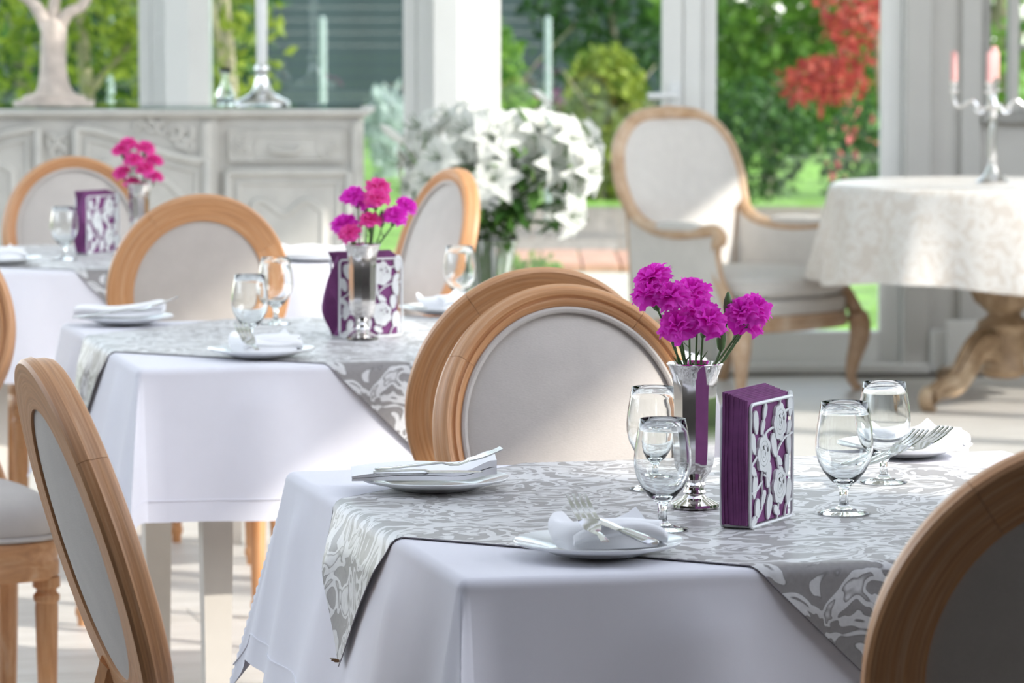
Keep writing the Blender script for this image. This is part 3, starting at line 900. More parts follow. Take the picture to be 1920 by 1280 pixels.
cutlery('fork', 337, 578, TZ + 0.060, 0.10, -0.10, 'steel fork on the flat napkin at the left of the middle table')
N5 = 'at the front of the middle table'
p = setting(490, 668, N5)
napkin(pouch_napkin(5), p + Vector((0.006, 0.0, 0.0085)), 0.05, N5)
cutlery('fork', 450, 628, TZ + 0.050, 1.9, -0.20, 'steel fork tucked in the napkin at the front of the middle table')
N6 = 'on the middle table, half hidden by the double chair backs'
p = setting(836, 588, N6, CLO + 0.003)
napkin(pouch_napkin(6), p + Vector((0.01, 0.0, 0.0085)), 0.4, N6)
N7 = 'on the right corner of the farthest square table'
p = setting(592, 488, N7, CLO + 0.003)
napkin(flat_napkin(7, 0.165, 0.105, 2, 0.018, 0.008), p + Vector((0, 0, 0.0157)), PI / 2 - 0.1, N7)
N8 = 'cut off by the left edge on the farthest square table'
p = setting(4, 494, N8, CLO + 0.003)
napkin(pouch_napkin(8), p + Vector((-0.01, 0.0, 0.0085)), 0.2, N8)

# silver vases
vp = [(0.0275, 0.0), (0.0295, 0.002), (0.0290, 0.005), (0.022, 0.0085), (0.0150, 0.012), (0.0118, 0.0155), (0.0135, 0.0185), (0.0118, 0.0215), (0.0112, 0.0245), (0.0135, 0.0275), (0.0115, 0.0305), (0.0125, 0.0335), (0.0155, 0.0375), (0.0195, 0.0435), (0.0222, 0.0515), (0.0236, 0.062), (0.0242, 0.075), (0.0246, 0.100), (0.0250, 0.128), (0.0258, 0.143), (0.0275, 0.155), (0.0310, 0.1655), (0.0335, 0.1695), (0.0328, 0.1705)]
vi = [(0.0300, 0.1665), (0.0262, 0.155), (0.0240, 0.130), (0.0232, 0.08), (0.021, 0.06)]
def vase_mesh():
    n = 40
    rings = []
    for r_, z in vp + vi:
        ring = []
        for j in range(n):
            a = 2 * PI * j / n
            sect = PI / 5
            af = (a % sect) - sect / 2
            fac = math.cos(sect / 2) / math.cos(af)
            k = 1.0 if 0.045 < z < 0.150 else (0.5 if z < 0.010 else 0.0)
            rr = r_ * (1 * (1 - k) + (fac * 1.025) * k)
            ring.append(Vector((rr * math.cos(a), rr * math.sin(a), z)))
        rings.append(ring)
    return MB().loft(rings).mesh('bud_vase', M_SILVER, True, 14)
VASE = vase_mesh()
# carnations
def bloom_mesh(seed, mt):
    r_ = random.Random(seed)
    mb = MB()
    for lay, (n, tilt, L, W) in enumerate(((6, 1.42, 0.0225, 0.030), (5, 1.08, 0.0215, 0.028), (5, 0.70, 0.0195, 0.022), (3, 0.34, 0.0175, 0.018))):
        for k in range(n):
            a = 2 * PI * (k + 0.5 * (lay % 2)) / n + r_.uniform(-0.2, 0.2)
            tl = tilt + r_.uniform(-0.16, 0.16)
            ph = r_.uniform(0, 6)
            def fn(u, v, L=L, W=W, a=a, tl=tl, ph=ph):
                w = (u - 0.5) * W * (0.35 + 0.95 * v ** 0.8)
                ruf = 0.0030 * v * v * math.sin(u * 11 + ph) + 0.0010 * v * math.sin(u * 24 + ph * 2)
                rr = 0.0015 + L * v * (1 - 0.10 * abs(u - 0.5)) + 0.0012 * math.sin(u * 22 + ph) * v ** 4
                bend = tl * (0.55 + 0.6 * v)
                out = rr * math.sin(bend); up = rr * math.cos(bend)
                n_o, n_u = -math.cos(bend), math.sin(bend)
                out += ruf * n_o - 2.2 * abs(u - 0.5) ** 2 * W * 0.12 * 0; up += ruf * n_u
                x = out * math.cos(a) - w * math.sin(a); y = out * math.sin(a) + w * math.cos(a)
                return Vector((x, y, up))
            mb.grid(fn, 10, 5)
    return mb.mesh('bloom', mt, True, 0, False)
BLOOMS = [bloom_mesh(s, M_PINK) for s in (1, 2, 3)]
BLOOMP = [bloom_mesh(s, M_PINK2) for s in (4, 5)]
CALYX = MB().lathe([(0.0016, -0.024), (0.0042, -0.019), (0.0050, -0.010), (0.0052, 0.0), (0.0062, 0.006), (0.0035, 0.004)], 10).mesh('calyx', M_STEM)
BUD = MB().lathe([(0.001, -0.016), (0.0045, -0.011), (0.0058, -0.002), (0.0050, 0.006), (0.0025, 0.013), (0.0008, 0.016)], 10).mesh('bud', M_STEM)
def bouquet(vpx, vpy, where, blooms, buds, meshes, grp, z=TOP):
    base = onz(vpx, vpy, z)
    v = link('bud_vase', VASE); v.location = base; v.rotation_euler = (0, 0, 0.3)
    tag(v, 'faceted mirror-silver footed vase ' + where[0], 'vase', 'silver bud vases')
    rr = random.Random(int(vpx))
    for i, (px, py, dy, lx, ly) in enumerate(blooms):
        c = aty(px, py, base.y + dy)
        down = Vector((0, 0, -1))
        lean = Vector((lx, ly, 1)).normalized()
        t = thing('carnation', 'magenta carnation ' + where[1] + ', ' + BL_NAMES[grp][i], 'flower', (c.x, c.y, c.z), 0, grp)
        q = lean.to_track_quat('Z', 'Y')
        b = link('bloom', meshes[i % len(meshes)], t); b.rotation_mode = 'QUATERNION'; b.rotation_quaternion = q
        s_ = 0.88 + 0.08 * rr.uniform(-1, 1); b.scale = (s_,) * 3
        b.location = -lean * 0.006
        k = link('calyx', CALYX, t); k.rotation_mode = 'QUATERNION'; k.rotation_quaternion = q; k.location = -lean * 0.008
        s0 = -lean * 0.030
        foot = Vector((base.x + 0.012 * math.copysign(1, c.x - base.x) * min(1, abs(c.x - base.x) / 0.03) + rr.uniform(-0.004, 0.004), base.y + rr.uniform(-0.010, 0.010), base.z + 0.150)) - c
        end = Vector((base.x - (c.x - base.x) * 0.05 + rr.uniform(-0.006, 0.006), base.y + rr.uniform(-0.006, 0.006), base.z + 0.072)) - c
        path = cr([s0, s0 * 0.45 + foot * 0.55 - lean * 0.006, foot, end], 7)
        st = MB().tube(path, 0.0013, 6).build('stem', M_STEM, t)
        mb = MB()
        for kk in (6, 11):
            p0 = path[kk]; a = rr.uniform(0, 6)
            dv = Vector((math.cos(a), math.sin(a), 0.9)) * 0.012
            mb.tube([p0, p0 + dv * 0.5, p0 + dv], [0.0014, 0.0012, 0.0003], 5, sx=0.4)
        mb.build('leaf', M_STEM, t)
    for i, (px, py, dy) in enumerate(buds):
        c = aty(px, py, base.y + dy)
        t = thing('carnation_bud', 'closed green carnation bud ' + where[1] + (', the upper one' if i == 0 else ', the lower one'), 'flower bud', (c.x, c.y, c.z), 0, grp + ' buds')
        link('bud', BUD, t)
        foot = Vector((base.x + 0.6 * max(-0.03, min(0.03, c.x - base.x)), base.y + rr.uniform(-0.006, 0.006), base.z + 0.152)) - c
        end = Vector((base.x, base.y, base.z + 0.08)) - c
        MB().tube(cr([Vector((0, 0, -0.014)), Vector((foot.x * 0.35, foot.y * 0.3, foot.z * 0.55)), foot, end], 6), 0.0011, 6).build('stem', M_STEM, t)
G1, G2, G3 = 'carnations in the nearest vase', 'carnations in the middle vase', 'carnations in the farthest vase'
BL_NAMES = {
    G1: ['topmost on the left', 'second on the left, below the topmost', 'between the left pair and the centre', 'right of centre at the back', 'low at the centre left', 'low at the centre', 'behind the low centre bloom', 'the big one on the far right', 'small one under the far right bloom', 'left part of the far right pair', 'a half-open one among the stems'],
    G2: ['topmost one', 'just under the topmost', 'upper left', 'between the upper ones', 'far left, upper of the pair', 'far left, lower of the pair', 'low at the centre', 'big one right of centre', 'far right', 'low centre left'],
    G3: ['topmost', 'upper left', 'upper right', 'centre', 'centre right', 'right edge, lowest', 'far left below', 'far right', 'by the rim']}
bouquet(1302, 951, ('on the nearest table', 'in the nearest vase'),
        [(1221, 516, 0.0, -0.5, -0.3), (1212, 545, -0.02, -0.6, -0.6), (1256, 550, -0.03, -0.2, -0.7), (1297, 543, 0.02, 0.1, -0.5), (1269, 606, -0.04, -0.3, -1.0), (1330, 598, -0.04, 0.3, -0.9), (1308, 580, -0.01, 0.0, -0.6), (1416, 575, 0.0, 0.5, -0.8), (1395, 600, 0.02, 0.4, -0.3), (1389, 580, -0.01, -0.3, -0.8)],
        [(1365, 572, 0.0), (1352, 634, -0.01)], BLOOMS, G1)
bouquet(680, 636, ('on the middle table, before the plum napkins', 'in the middle vase'),
        [(709, 347, 0.0, 0.1, -0.5), (706, 368, -0.03, 0.1, -0.7), (660, 364, 0.0, -0.4, -0.5), (684, 374, 0.02, -0.1, -0.3), (643, 416, 0.0, -0.4, -0.5), (654, 434, -0.03, -0.4, -0.7), (694, 409, -0.02, 0.0, -0.6), (742, 402, -0.02, 0.3, -0.9), (765, 382, 0.02, 0.7, -0.4)],
        [(716, 410, 0.0)], BLOOMP + BLOOMS, G2)
bouquet(262, 474, ('on the farthest square table', 'in the farthest vase'),
        [(240, 266, 0.0, 0, -0.4), (226, 279, 0.0, -0.3, -0.5), (273, 275, 0.0, 0.2, -0.5), (250, 297, -0.02, 0, -0.7), (272, 315, -0.02, 0.1, -0.7), (292, 328, 0.0, 0.4, -0.3), (227, 321, 0.0, -0.4, -0.5), (291, 298, 0.0, 0.4, -0.4), (248, 341, 0.0, 0, -0.5)],
        [], BLOOMP, G3)

# plum paper napkins in white cut-out holders
LEAVES = [(.12, .85, .028, 100), (.33, .92, .020, 70), (.28, .80, .019, 60), (.05, .68, .026, 110), (.95, .94, .030, 85), (.90, .74, .021, 60), (.55, .63, .030, 110), (.90, .61, .026, 100), (.68, .49, .019, 150), (.08, .45, .019, 140), (.10, .33, .028, 80), (.42, .40, .030, 80), (.30, .22, .021, 60), (.16, .14, .026, 80), (.44, .14, .030, 75), (.09, .055, .019, 20), (.62, .09, .020, 150), (.90, .22, .030, 80), (.86, .44, .026, 90)]
ROSES = [(.68, .81), (.30, .585), (.68, .29)]
HW, HH = 0.125, 0.140
ORD = ['first', 'second', 'third', 'fourth', 'fifth', 'sixth', 'seventh', 'eighth', 'rearmost']
def holder(base, ang, where, pos, wave, group='napkin holders'):
    t = thing('napkin_holder', 'white cut-out rose napkin holder ' + where, 'napkin holder', base, ang, group)
    # local: panel lies in x (0..HW) and z; thickness to +y
    D = 0.035
    def rr_path(y, r_=0.007, z0=0.001):
        pts = []
        for cx, cz, a0 in ((HW - r_, z0 + r_, -PI / 2), (HW - r_, HH - r_, 0), (r_, HH - r_, PI / 2), (r_, z0 + r_, PI)):
            for k in range(5):
                a = a0 + PI / 2 * k / 4
                pts.append(Vector((cx + r_ * math.cos(a), y, cz + r_ * math.sin(a))))
        return pts + pts[:2]
    for y in (0.0, D):
        MB().tube(rr_path(y), 0.0021, 6, up=(0, 1, 0), caps=False).build('frame', M_HOLD, t)
    MB().box(0.004, HW - 0.004, 0.0, D, 0.0005, 0.0025).build('base', M_HOLD, t, False)
    th = 0.0010
    lf = MB().prism([(math.cos(a) * 0.5, math.sin(a) * 0.25 * (1 + 0.25 * math.cos(a))) for a in np.linspace(0, 2 * PI, 15)[:-1]], -th, th).mesh('leaf', M_HOLD, False)
    for y in (0.0,):
        for u, v, L, an in LEAVES:
            o = link('leaf', lf, t); o.location = (min(max(u * HW, 0.008), HW - 0.008), y, v * HH); o.rotation_euler = (0, -math.radians(an), 0); o.scale = (L, 1, L)
        for u, v in ROSES:
            mb = MB()
            def ring(r0, r1, a0, a1, sc_=0.0, nseg=26, ox=0, oz=0):
                po = [(ox + (r1 + sc_ * abs(math.sin(a * 3.5))) * math.cos(a) * 0.92, oz + (r1 + sc_ * abs(math.sin(a * 3.5))) * math.sin(a) * 1.05) for a in np.linspace(a0, a1, nseg)]
                pi_ = [(ox + r0 * math.cos(a) * 0.92, oz + r0 * math.sin(a) * 1.05) for a in np.linspace(a0, a1, nseg)]
                n = nseg
                vs = [Vector((x, y_, z)) for y_ in (-th * 1.2, th * 1.2) for x, z in po + pi_]
                fs = []
                for i in range(n - 1):
                    fs += [(i, i + 1, n + i + 1, n + i), (2 * n + i, 3 * n + i, 3 * n + i + 1, 2 * n + i + 1), (i, 2 * n + i, 2 * n + i + 1, i + 1), (n + i, n + i + 1, 3 * n + i + 1, 3 * n + i)]
                mb.add(vs, fs)
            ring(0.0125, 0.0160, 0.2, 2 * PI + 0.2, 0.0028, 44)
            ring(0.0082, 0.0117, 0.9, 0.9 + 1.75 * PI, 0.0006)
            ring(0.0042, 0.0074, 2.6, 2.6 + 1.7 * PI, 0.0004)
            ring(0.0002, 0.0034, 0.4, 0.4 + 1.6 * PI)
            for a in (0.9, 2.7, 4.4, 5.6):
                c, s_ = math.cos(a), math.sin(a)
                mb.box(-0.0012, 0.0012, -th, th, 0.0, 0.014, rot('Y', a))
            o = mb.build('rose', M_HOLD, t, False); o.location = (u * HW, y, v * HH); o.scale = (1.12, 1.4, 1.12)
        def stem(*uv): MB().tube(cr([Vector((u * HW, y, v * HH)) for u, v in uv], 6), 0.0015, 5).build('stem', M_HOLD, t)
        stem((.10, .05), (.22, .10), (.30, .20), (.26, .38), (.30, .48)); stem((.02, .50), (.12, .55), (.22, .62)); stem((.30, .68), (.38, .75), (.55, .78))
        stem((.30, .42), (.42, .36), (.45, .24), (.44, .05)); stem((.62, .0), (.66, .12), (.68, .20)); stem((.80, .0), (.86, .12), (1.0, .15)); stem((.68, .40), (.62, .55), (.78, .66), (1.0, .70)); stem((.28, .72), (.30, .85), (.33, 1.0)); stem((.80, .88), (.92, .90), (1.0, .88)); stem((.68, .92), (.70, 1.0)); stem((.02, .28), (.15, .30), (.28, .36)); stem((.86, .36), (.9, .5), (.86, .62))
    # napkins: a pack of thin sheets, each a thing
    r_ = random.Random(int(wave * 1000) + 3)
    ns = 9
    for k in range(ns):
        y0 = 0.0035 + (D - 0.007) * k / (ns - 1) * 0.97
        hh = HH + 0.001 + 0.0011 * k
        x0 = -0.003 - wave * 0.35 - 0.002 * r_.random()
        def fn(u, v, y0=y0, k=k, hh=hh, x0=x0, sgn=1):
            x = x0 + (HW - 0.008 - x0) * u
            wob = wave * math.sin(v * 7.0 + 0.3 * k) * (1 - u) ** 2
            return Vector((x + wob * 0.9, y0 + sgn * 0.00155 + 0.35 * wob * 0 , 0.004 + hh * v))
        mb = MB()
        a = MB().grid(lambda u, v: fn(u, v, sgn=-1), 6, 14); n1 = len(a.v)
        b = MB().grid(lambda u, v: fn(u, v, sgn=1), 6, 14)
        mb.add(a.v, a.f).add(b.v, [f[::-1] for f in b.f])
        # close the rim
        per = [i for i in range(7)] + [j * 7 + 6 for j in range(1, 15)] + [14 * 7 + i for i in range(5, -1, -1)] + [j * 7 for j in range(13, 0, -1)]
        for p, q in zip(per, per[1:] + per[:1]): mb.f.append((p, q, q + n1, p + n1))
        o = mb.build('paper_napkin', M_PURPLE, None)
        o.location = base; o.rotation_euler = (0, 0, ang)
        tag(o, ORD[k] + ' plum paper napkin behind the rose panel, holder ' + where, 'napkin', 'plum napkins ' + where)
p0, p1 = onz(1406, 992, TOP), onz(1487, 967, TOP)
holder(p0, math.atan2(p1.y - p0.y, p1.x - p0.x), 'on the nearest table', 0, 0.002)
p0, p1 = onz(637, 634, TOP), onz(748, 629, TOP)
holder(p0, math.atan2(p1.y - p0.y, p1.x - p0.x), 'on the middle table', 0, 0.014)
p0, p1 = onz(164, 478, TOP), onz(209, 472, TOP)
holder(p0, math.radians(58), 'on the farthest square table', 0, 0.009)

# ------------------------------------------------------------------ armchair by the door
def make_armchair():
    f = Vector((0.70, -0.714))
    ang = math.atan2(f.y, f.x)
    t = thing('armchair', 'cream upholstered armchair with bleached carved wood frame beside the glazed door', 'armchair', (0.815, 13.64, 0), ang - PI / 2)
    t.scale = (1.06, 1.04, 1.0)
    half = [(0.0, -0.345, 0.985), (0.16, -0.340, 0.965), (0.262, -0.320, 0.885), (0.296, -0.290, 0.770), (0.288, -0.262, 0.680), (0.275, -0.225, 0.620), (0.275, -0.150, 0.585), (0.295, -0.03, 0.572), (0.308, 0.10, 0.582), (0.312, 0.165, 0.590), (0.310, 0.195, 0.572), (0.300, 0.185, 0.545)]
    post = [(0.303, 0.180, 0.575), (0.290, 0.150, 0.50), (0.288, 0.165, 0.42), (0.298, 0.225, 0.33), (0.305, 0.262, 0.26)]
    R_ = cr(half, 6)
    L_ = [Vector((-p.x, p.y, p.z)) for p in R_[::-1]]
    path = L_[:-1] + R_
    n = len(path)
    MB().tube(path, [0.020 + 0.005 * (1 - abs(2 * i / (n - 1) - 1)) for i in range(n)], 10, sx=1.0).build('back_frame', M_AW, t)
    for s in (-1, 1):
        pp = cr([(s * x, y, z) for x, y, z in post], 6)
        MB().tube(pp, [0.019 + 0.010 * (i / len(pp)) ** 2 for i in range(len(pp))], 10).build('arm_post', M_AW, t)
        # rear upright below the medallion
        MB().tube(cr([(s * 0.258, -0.275, 0.70), (s * 0.245, -0.270, 0.50), (s * 0.24, -0.265, 0.30), (s * 0.235, -0.275, 0.22)], 5), 0.020, 8).build('rear_upright', M_AW, t)
    # padded back between the uprights
    def rim(z):
        zs = [p.z for p in R_[:30]]
        if z < 0.66: return 0.252, -0.262
        for a, b in zip(R_[:30], R_[1:31]):
            if b.z <= z <= a.z:
                k = (a.z - z) / max(a.z - b.z, 1e-6)
                return a.x + (b.x - a.x) * k, a.y + (b.y - a.y) * k
        return 0.0, -0.345
    def back(u, v, front=1):
        z = 0.30 + (0.975 - 0.30) * (1 - (1 - v) ** 1.6)
        hx, yy = rim(z)
        x = (2 * u - 1) * max(hx - 0.006, 0.002)
        w = (1 - (2 * u - 1) ** 4) * min(1, (1 - v) * 5 + 0.05)
        return Vector((x, yy - 0.028 * (1 - (2 * u - 1) ** 2) * 1.0 + (0.050 if front > 0 else -0.014) * w + 0.006 * front, z))
    mb = MB().grid(lambda u, v: back(u, v, 1), 20, 26); mb.build('back_pad', M_LINB, t, True, 0, False)
    mb = MB().grid(lambda u, v: back(u, v, -1), 20, 26); mb.build('back_panel', M_LINB, t, True, 0, False)
    for s in (-1, 1):                                     # closed upholstered sides
        arm = [p for p in R_ if -0.26 < p.y < 0.16 and p.z < 0.70]
        def side(u, v, o, s=s, arm=arm):
            k = u * (len(arm) - 1); i = min(int(k), len(arm) - 2); a = arm[i].lerp(arm[i + 1], k - i)
            y = a.y; x = a.x - 0.004
            z = 0.25 + (a.z - 0.012 - 0.25) * v
            bx = 0.250 + 0.045 * (y + 0.26) / 0.44
            return Vector((s * (bx + (x - bx) * v + o * (1 - 0.35 * (2 * v - 1) ** 2)), y + 0.055 * (1 - v) * u * 1.1, z))
        MB().grid(lambda u, v: side(u, v, 0.008), 16, 8).build('side_panel', M_LINB, t, True, 0, False)
        MB().grid(lambda u, v: side(u, v, -0.022), 16, 8).build('inner_side', M_LINB, t, True, 0, False)
        pad = []
        for k in range(13):
            u = k / 12
            c = Vector((s * (0.283 + 0.027 * u), -0.13 + 0.25 * u, 0.592 + 0.004 * u))
            r_ = 0.027 * math.sqrt(max(0.02, 1 - (2 * u - 1) ** 4))
            pad.append([c + Vector((math.cos(a) * r_, 0, math.sin(a) * r_ * 0.75)) for a in [2 * PI * j / 12 for j in range(12)]])
        MB().loft(pad).build('arm_pad', M_LINB, t)
    def so(w, y0, y1, z, r_=5, bow=0.03):
        out = []
        for j in range(64):
            a = 2 * PI * j / 64
            c, s_ = math.cos(a), math.sin(a)
            x = math.copysign(abs(c) ** (2 / r_), c); y = math.copysign(abs(s_) ** (2 / r_), s_)
            out.append(Vector((x * (w - 0.03 * (1 - y) / 2), (y0 + y1) / 2 + (y1 - y0) / 2 * y + (bow * (1 - x * x) if y > 0 else 0), z)))
        return out
    MB().loft([so(0.275, -0.24, 0.262, 0.285), so(0.288, -0.25, 0.275, 0.292), so(0.290, -0.25, 0.277, 0.335), so(0.278, -0.24, 0.268, 0.345)]).build('seat_base', M_LINB, t)
    cu = [so(0.255, -0.21, 0.255, 0.347, 4), so(0.278, -0.235, 0.285, 0.360, 4), so(0.284, -0.24, 0.292, 0.385, 4), so(0.278, -0.235, 0.285, 0.412, 4), so(0.255, -0.21, 0.258, 0.430, 4), so(0.20, -0.15, 0.19, 0.442, 4), so(0.1, -0.06, 0.1, 0.447, 4)]
    c = MB().loft(cu).build('seat_cushion', M_LINB, t, True, 80)
    for k in (2,):
        ring = [p + Vector((0, 0, 0.018)) for p in so(0.282, -0.238, 0.289, 0.385, 4)]
        MB().tube(ring + ring[:2], 0.005, 6, caps=False).build('piping', M_LINB, c)
    rail = MB()
    rail.loft([so(0.282, -0.25, 0.270, 0.232), so(0.293, -0.255, 0.282, 0.236), so(0.295, -0.255, 0.284, 0.262), so(0.288, -0.25, 0.278, 0.268), so(0.290, -0.25, 0.280, 0.286), so(0.280, -0.24, 0.270, 0.290)])
    rail.build('seat_rail', M_AW, t)
    for s in (-1, 1):
        q = Vector((s, 1, 0)).normalized()
        b = Vector((s * 0.285, 0.265, 0))
        pts = [b + q * 0.004 + Vector((0, 0, 0.275)), b + q * 0.016 + Vector((0, 0, 0.235)), b + q * 0.014 + Vector((0, 0, 0.18)), b - q * 0.004 + Vector((0, 0, 0.11)), b - q * 0.012 + Vector((0, 0, 0.05)), b + q * 0.002 + Vector((0, 0, 0.018)), b + q * 0.016 + Vector((0, 0, 0.0))]
        pth = cr(pts, 5)
        prof = [0.036, 0.039, 0.034, 0.025, 0.018, 0.016, 0.019]
        MB().tube(pth, [prof[min(i // 5, 6)] + (prof[min(i // 5 + 1, 6)] - prof[min(i // 5, 6)]) * (i % 5) / 5 for i in range(len(pth))], 12, up=(1, 0, 0)).build('leg', M_AW, t)
        MB().tube(cr([(s * 0.235, -0.25, 0.25), (s * 0.238, -0.265, 0.15), (s * 0.240, -0.305, 0.0)], 6), [0.026 - 0.0007 * i for i in range(13)], 10).build('leg', M_AW, t)
    return t
make_armchair()

# ------------------------------------------------------------------ round pedestal table
RT = Vector((1.70, 13.22, 0))
t = thing('pedestal_table', 'round table on a carved wooden three-legged pedestal under the lace cloth', 'table', RT)
MB().lathe([(0.56, 0.725), (0.585, 0.73), (0.59, 0.745), (0.58, 0.755)], 48).build('tabletop', M_PED, t)
MB().lathe([(0.055, 0.085), (0.078, 0.10), (0.085, 0.112), (0.075, 0.13), (0.072, 0.20), (0.074, 0.245), (0.090, 0.255), (0.097, 0.268), (0.090, 0.281), (0.062, 0.296), (0.058, 0.310), (0.075, 0.325), (0.092, 0.340), (0.100, 0.370), (0.108, 0.42), (0.090, 0.54), (0.07, 0.68), (0.12, 0.726)], 32).build('column', M_PED, t, True, 50)
mb = MB()
for j in range(12):
    a = 2 * PI * j / 12
    mb.tube(cr([(0.094 * math.cos(a), 0.094 * math.sin(a), 0.345), (0.106 * math.cos(a), 0.106 * math.sin(a), 0.39), (0.111 * math.cos(a), 0.111 * math.sin(a), 0.43)], 3), [0.006, 0.009, 0.012, 0.014, 0.013, 0.010, 0.004], 6)
mb.build('carving', M_PED, t)
def scroll_leg(a):
    # S-shaped leg in the plane (r, z), a band with ridges
    pts = cr([(0.050, 0, 0.190), (0.110, 0, 0.205), (0.170, 0, 0.195), (0.220, 0, 0.155), (0.265, 0, 0.110), (0.325, 0, 0.080), (0.395, 0, 0.070), (0.445, 0, 0.052)], 6)
    mb = MB()
    rings = []
    for i, p in enumerate(pts):
        tn = (pts[min(i + 1, len(pts) - 1)] - pts[max(i - 1, 0)]).normalized()
        nn = Vector((-tn.z, 0, tn.x))
        k = i / (len(pts) - 1)
        th = 0.046 * (1 - k) + 0.022 * k + 0.008 * math.sin(k * PI)
        wd = 0.034 - 0.008 * k
        ring = []
        for u, v in ((-1, -0.7), (-0.8, -1), (0.8, -1), (1, -0.7), (1, -0.2), (0.78, -0.05), (1, 0.15), (1, 0.6), (0.7, 0.95), (0.3, 0.8), (0, 1.05), (-0.3, 0.8), (-0.7, 0.95), (-1, 0.6), (-1, 0.15), (-0.78, -0.05), (-1, -0.2)):
            ring.append(p + nn * th * v + Vector((0, wd * u, 0)))
        rings.append(ring)
    mb.loft(rings)
    l = mb.build('leg', M_PED, t, True, 30)
    l.rotation_euler = (0, 0, a)
    sp = []
    for k in range(26):
        an = -PI / 2 + k * 0.42; r_ = 0.040 - 0.0013 * k
        sp.append((0.448 + r_ * math.cos(an) * 0.9, 0, 0.048 + r_ * math.sin(an)))
    MB().tube(sp, [0.015 - 0.0003 * k for k in range(26)], 8, sx=1.9, up=(0, 1, 0)).build('scroll_foot', M_PED, l)
    MB().tube(cr([(0.10, 0, 0.255), (0.160, 0, 0.252), (0.220, 0, 0.218), (0.268, 0, 0.165), (0.31, 0, 0.125)], 5), [0.004] + [0.011] * 19 + [0.004], 7, sx=1.4, up=(0, 1, 0)).build('carved_ridge', M_PED, l)
base_a = math.atan2(12.80 - RT.y, 1.34 - RT.x)
for k in range(3): scroll_leg(base_a + k * 2 * PI / 3)
# lace cloth
def lace():
    mb = MB()
    N = 180
    rings = []
    for r_ in np.linspace(0.02, 0.585, 14): rings.append([Vector((r_ * math.cos(2 * PI * j / N), r_ * math.sin(2 * PI * j / N), 0.7575)) for j in range(N)])
    K = 18
    for k in range(1, K + 1):
        v = k / K
        ring = []
        for j in range(N):
            a = 2 * PI * j / N
            drop = 0.345 * (1 + 0.045 * math.sin(a * 4 + 1.0))
            d = drop * v
            if d < 0.03: rr, z = 0.590 + 0.012 * math.sin(d / 0.03 * PI / 2), 0.7575 - 0.014 * (1 - math.cos(d / 0.03 * PI / 2))
            else: rr, z = 0.602 + 0.055 * v, 0.7575 - 0.014 - (d - 0.03)
            rr += 0.026 * v ** 1.2 * (math.sin(a * 11 + 0.6) + 0.5 * math.sin(a * 17 + 2))
            ring.append(Vector((rr * math.cos(a), rr * math.sin(a), z)))
        rings.append(ring)
    mb.loft(rings, True, False)
    o = mb.build('lace_tablecloth', M_LACE, None, True, 0)
    o.location = RT
    return tag(o, 'cream patterned lace cloth draped over the round table', 'tablecloth')
lace()
# candelabrum
cb = onz(1861, 343, 0.7590)
ca = thing('candelabrum', 'silver five-armed candelabrum on the round lace-covered table', 'candelabrum', cb)
MB().lathe([(0.058, 0.0), (0.060, 0.004), (0.052, 0.010), (0.036, 0.022), (0.024, 0.040), (0.016, 0.060), (0.012, 0.066), (0.015, 0.072), (0.010, 0.078)], 32).build('base', M_SILVPALE, ca)
MB().lathe([(0.010, 0.078), (0.014, 0.10), (0.013, 0.20), (0.011, 0.225), (0.014, 0.232), (0.010, 0.24), (0.018, 0.256), (0.020, 0.268), (0.012, 0.285), (0.014, 0.30), (0.009, 0.32), (0.016, 0.345), (0.016, 0.352), (0.010, 0.357)], 20).build('stem', M_SILVPALE, ca)
def cup(p, zt, parent):
    MB().lathe([(0.005, -0.045), (0.008, -0.036), (0.022, -0.030), (0.023, -0.027), (0.008, -0.024), (0.010, -0.010), (0.016, -0.002), (0.017, 0.004), (0.011, 0.004)], 18, p).build('candle_cup', M_SILVPALE, parent)
CANDLE = MB().lathe([(0.0105, 0.0), (0.0125, 0.001), (0.0118, 0.100), (0.0085, 0.106), (0.001, 0.107)], 16).mesh('candle', M_CANDLE)
names = ['pink taper candle on the leftmost arm of the candelabrum', 'pink taper candle left of the middle one on the candelabrum', 'pink taper candle on the arm cut off by the right edge', 'pink taper candle right behind the middle one on the candelabrum']
for k, a in enumerate((PI - 0.1, -PI / 2 - 0.22, 0.1, PI / 2 - 0.18)):
    dx, dy = math.cos(a), math.sin(a)
    pt = lambda r_, z: Vector((dx * r_, dy * r_, z))
    arm = MB().tube(cr([pt(0.012, 0.262), pt(0.045, 0.258), pt(0.075, 0.285), pt(0.100, 0.270), pt(0.122, 0.262), pt(0.134, 0.285), pt(0.135, 0.305)], 6), 0.0062, 8).build('arm', M_SILVPALE, ca)
    MB().tube(cr([pt(0.02, 0.27), pt(0.04, 0.24), pt(0.06, 0.25), pt(0.05, 0.265)], 5), 0.005, 7).build('curl', M_SILVPALE, arm)
    cup(pt(0.135, 0.345), 0, arm)
    o = link('candle', CANDLE); o.location = cb + pt(0.135, 0.345)
    tag(o, names[k], 'candle', 'pink candles')
o = link('candle', CANDLE); o.location = cb + Vector((0, 0, 0.357)); o.scale = (1.05, 1.05, 1.05)
tag(o, 'tallest pink taper candle at the centre of the candelabrum', 'candle', 'pink candles')
cb_c = MB().lathe([(0.008, 0.350), (0.016, 0.352), (0.017, 0.362), (0.0125, 0.362)], 18).build('candle_cup', M_SILVPALE, ca)

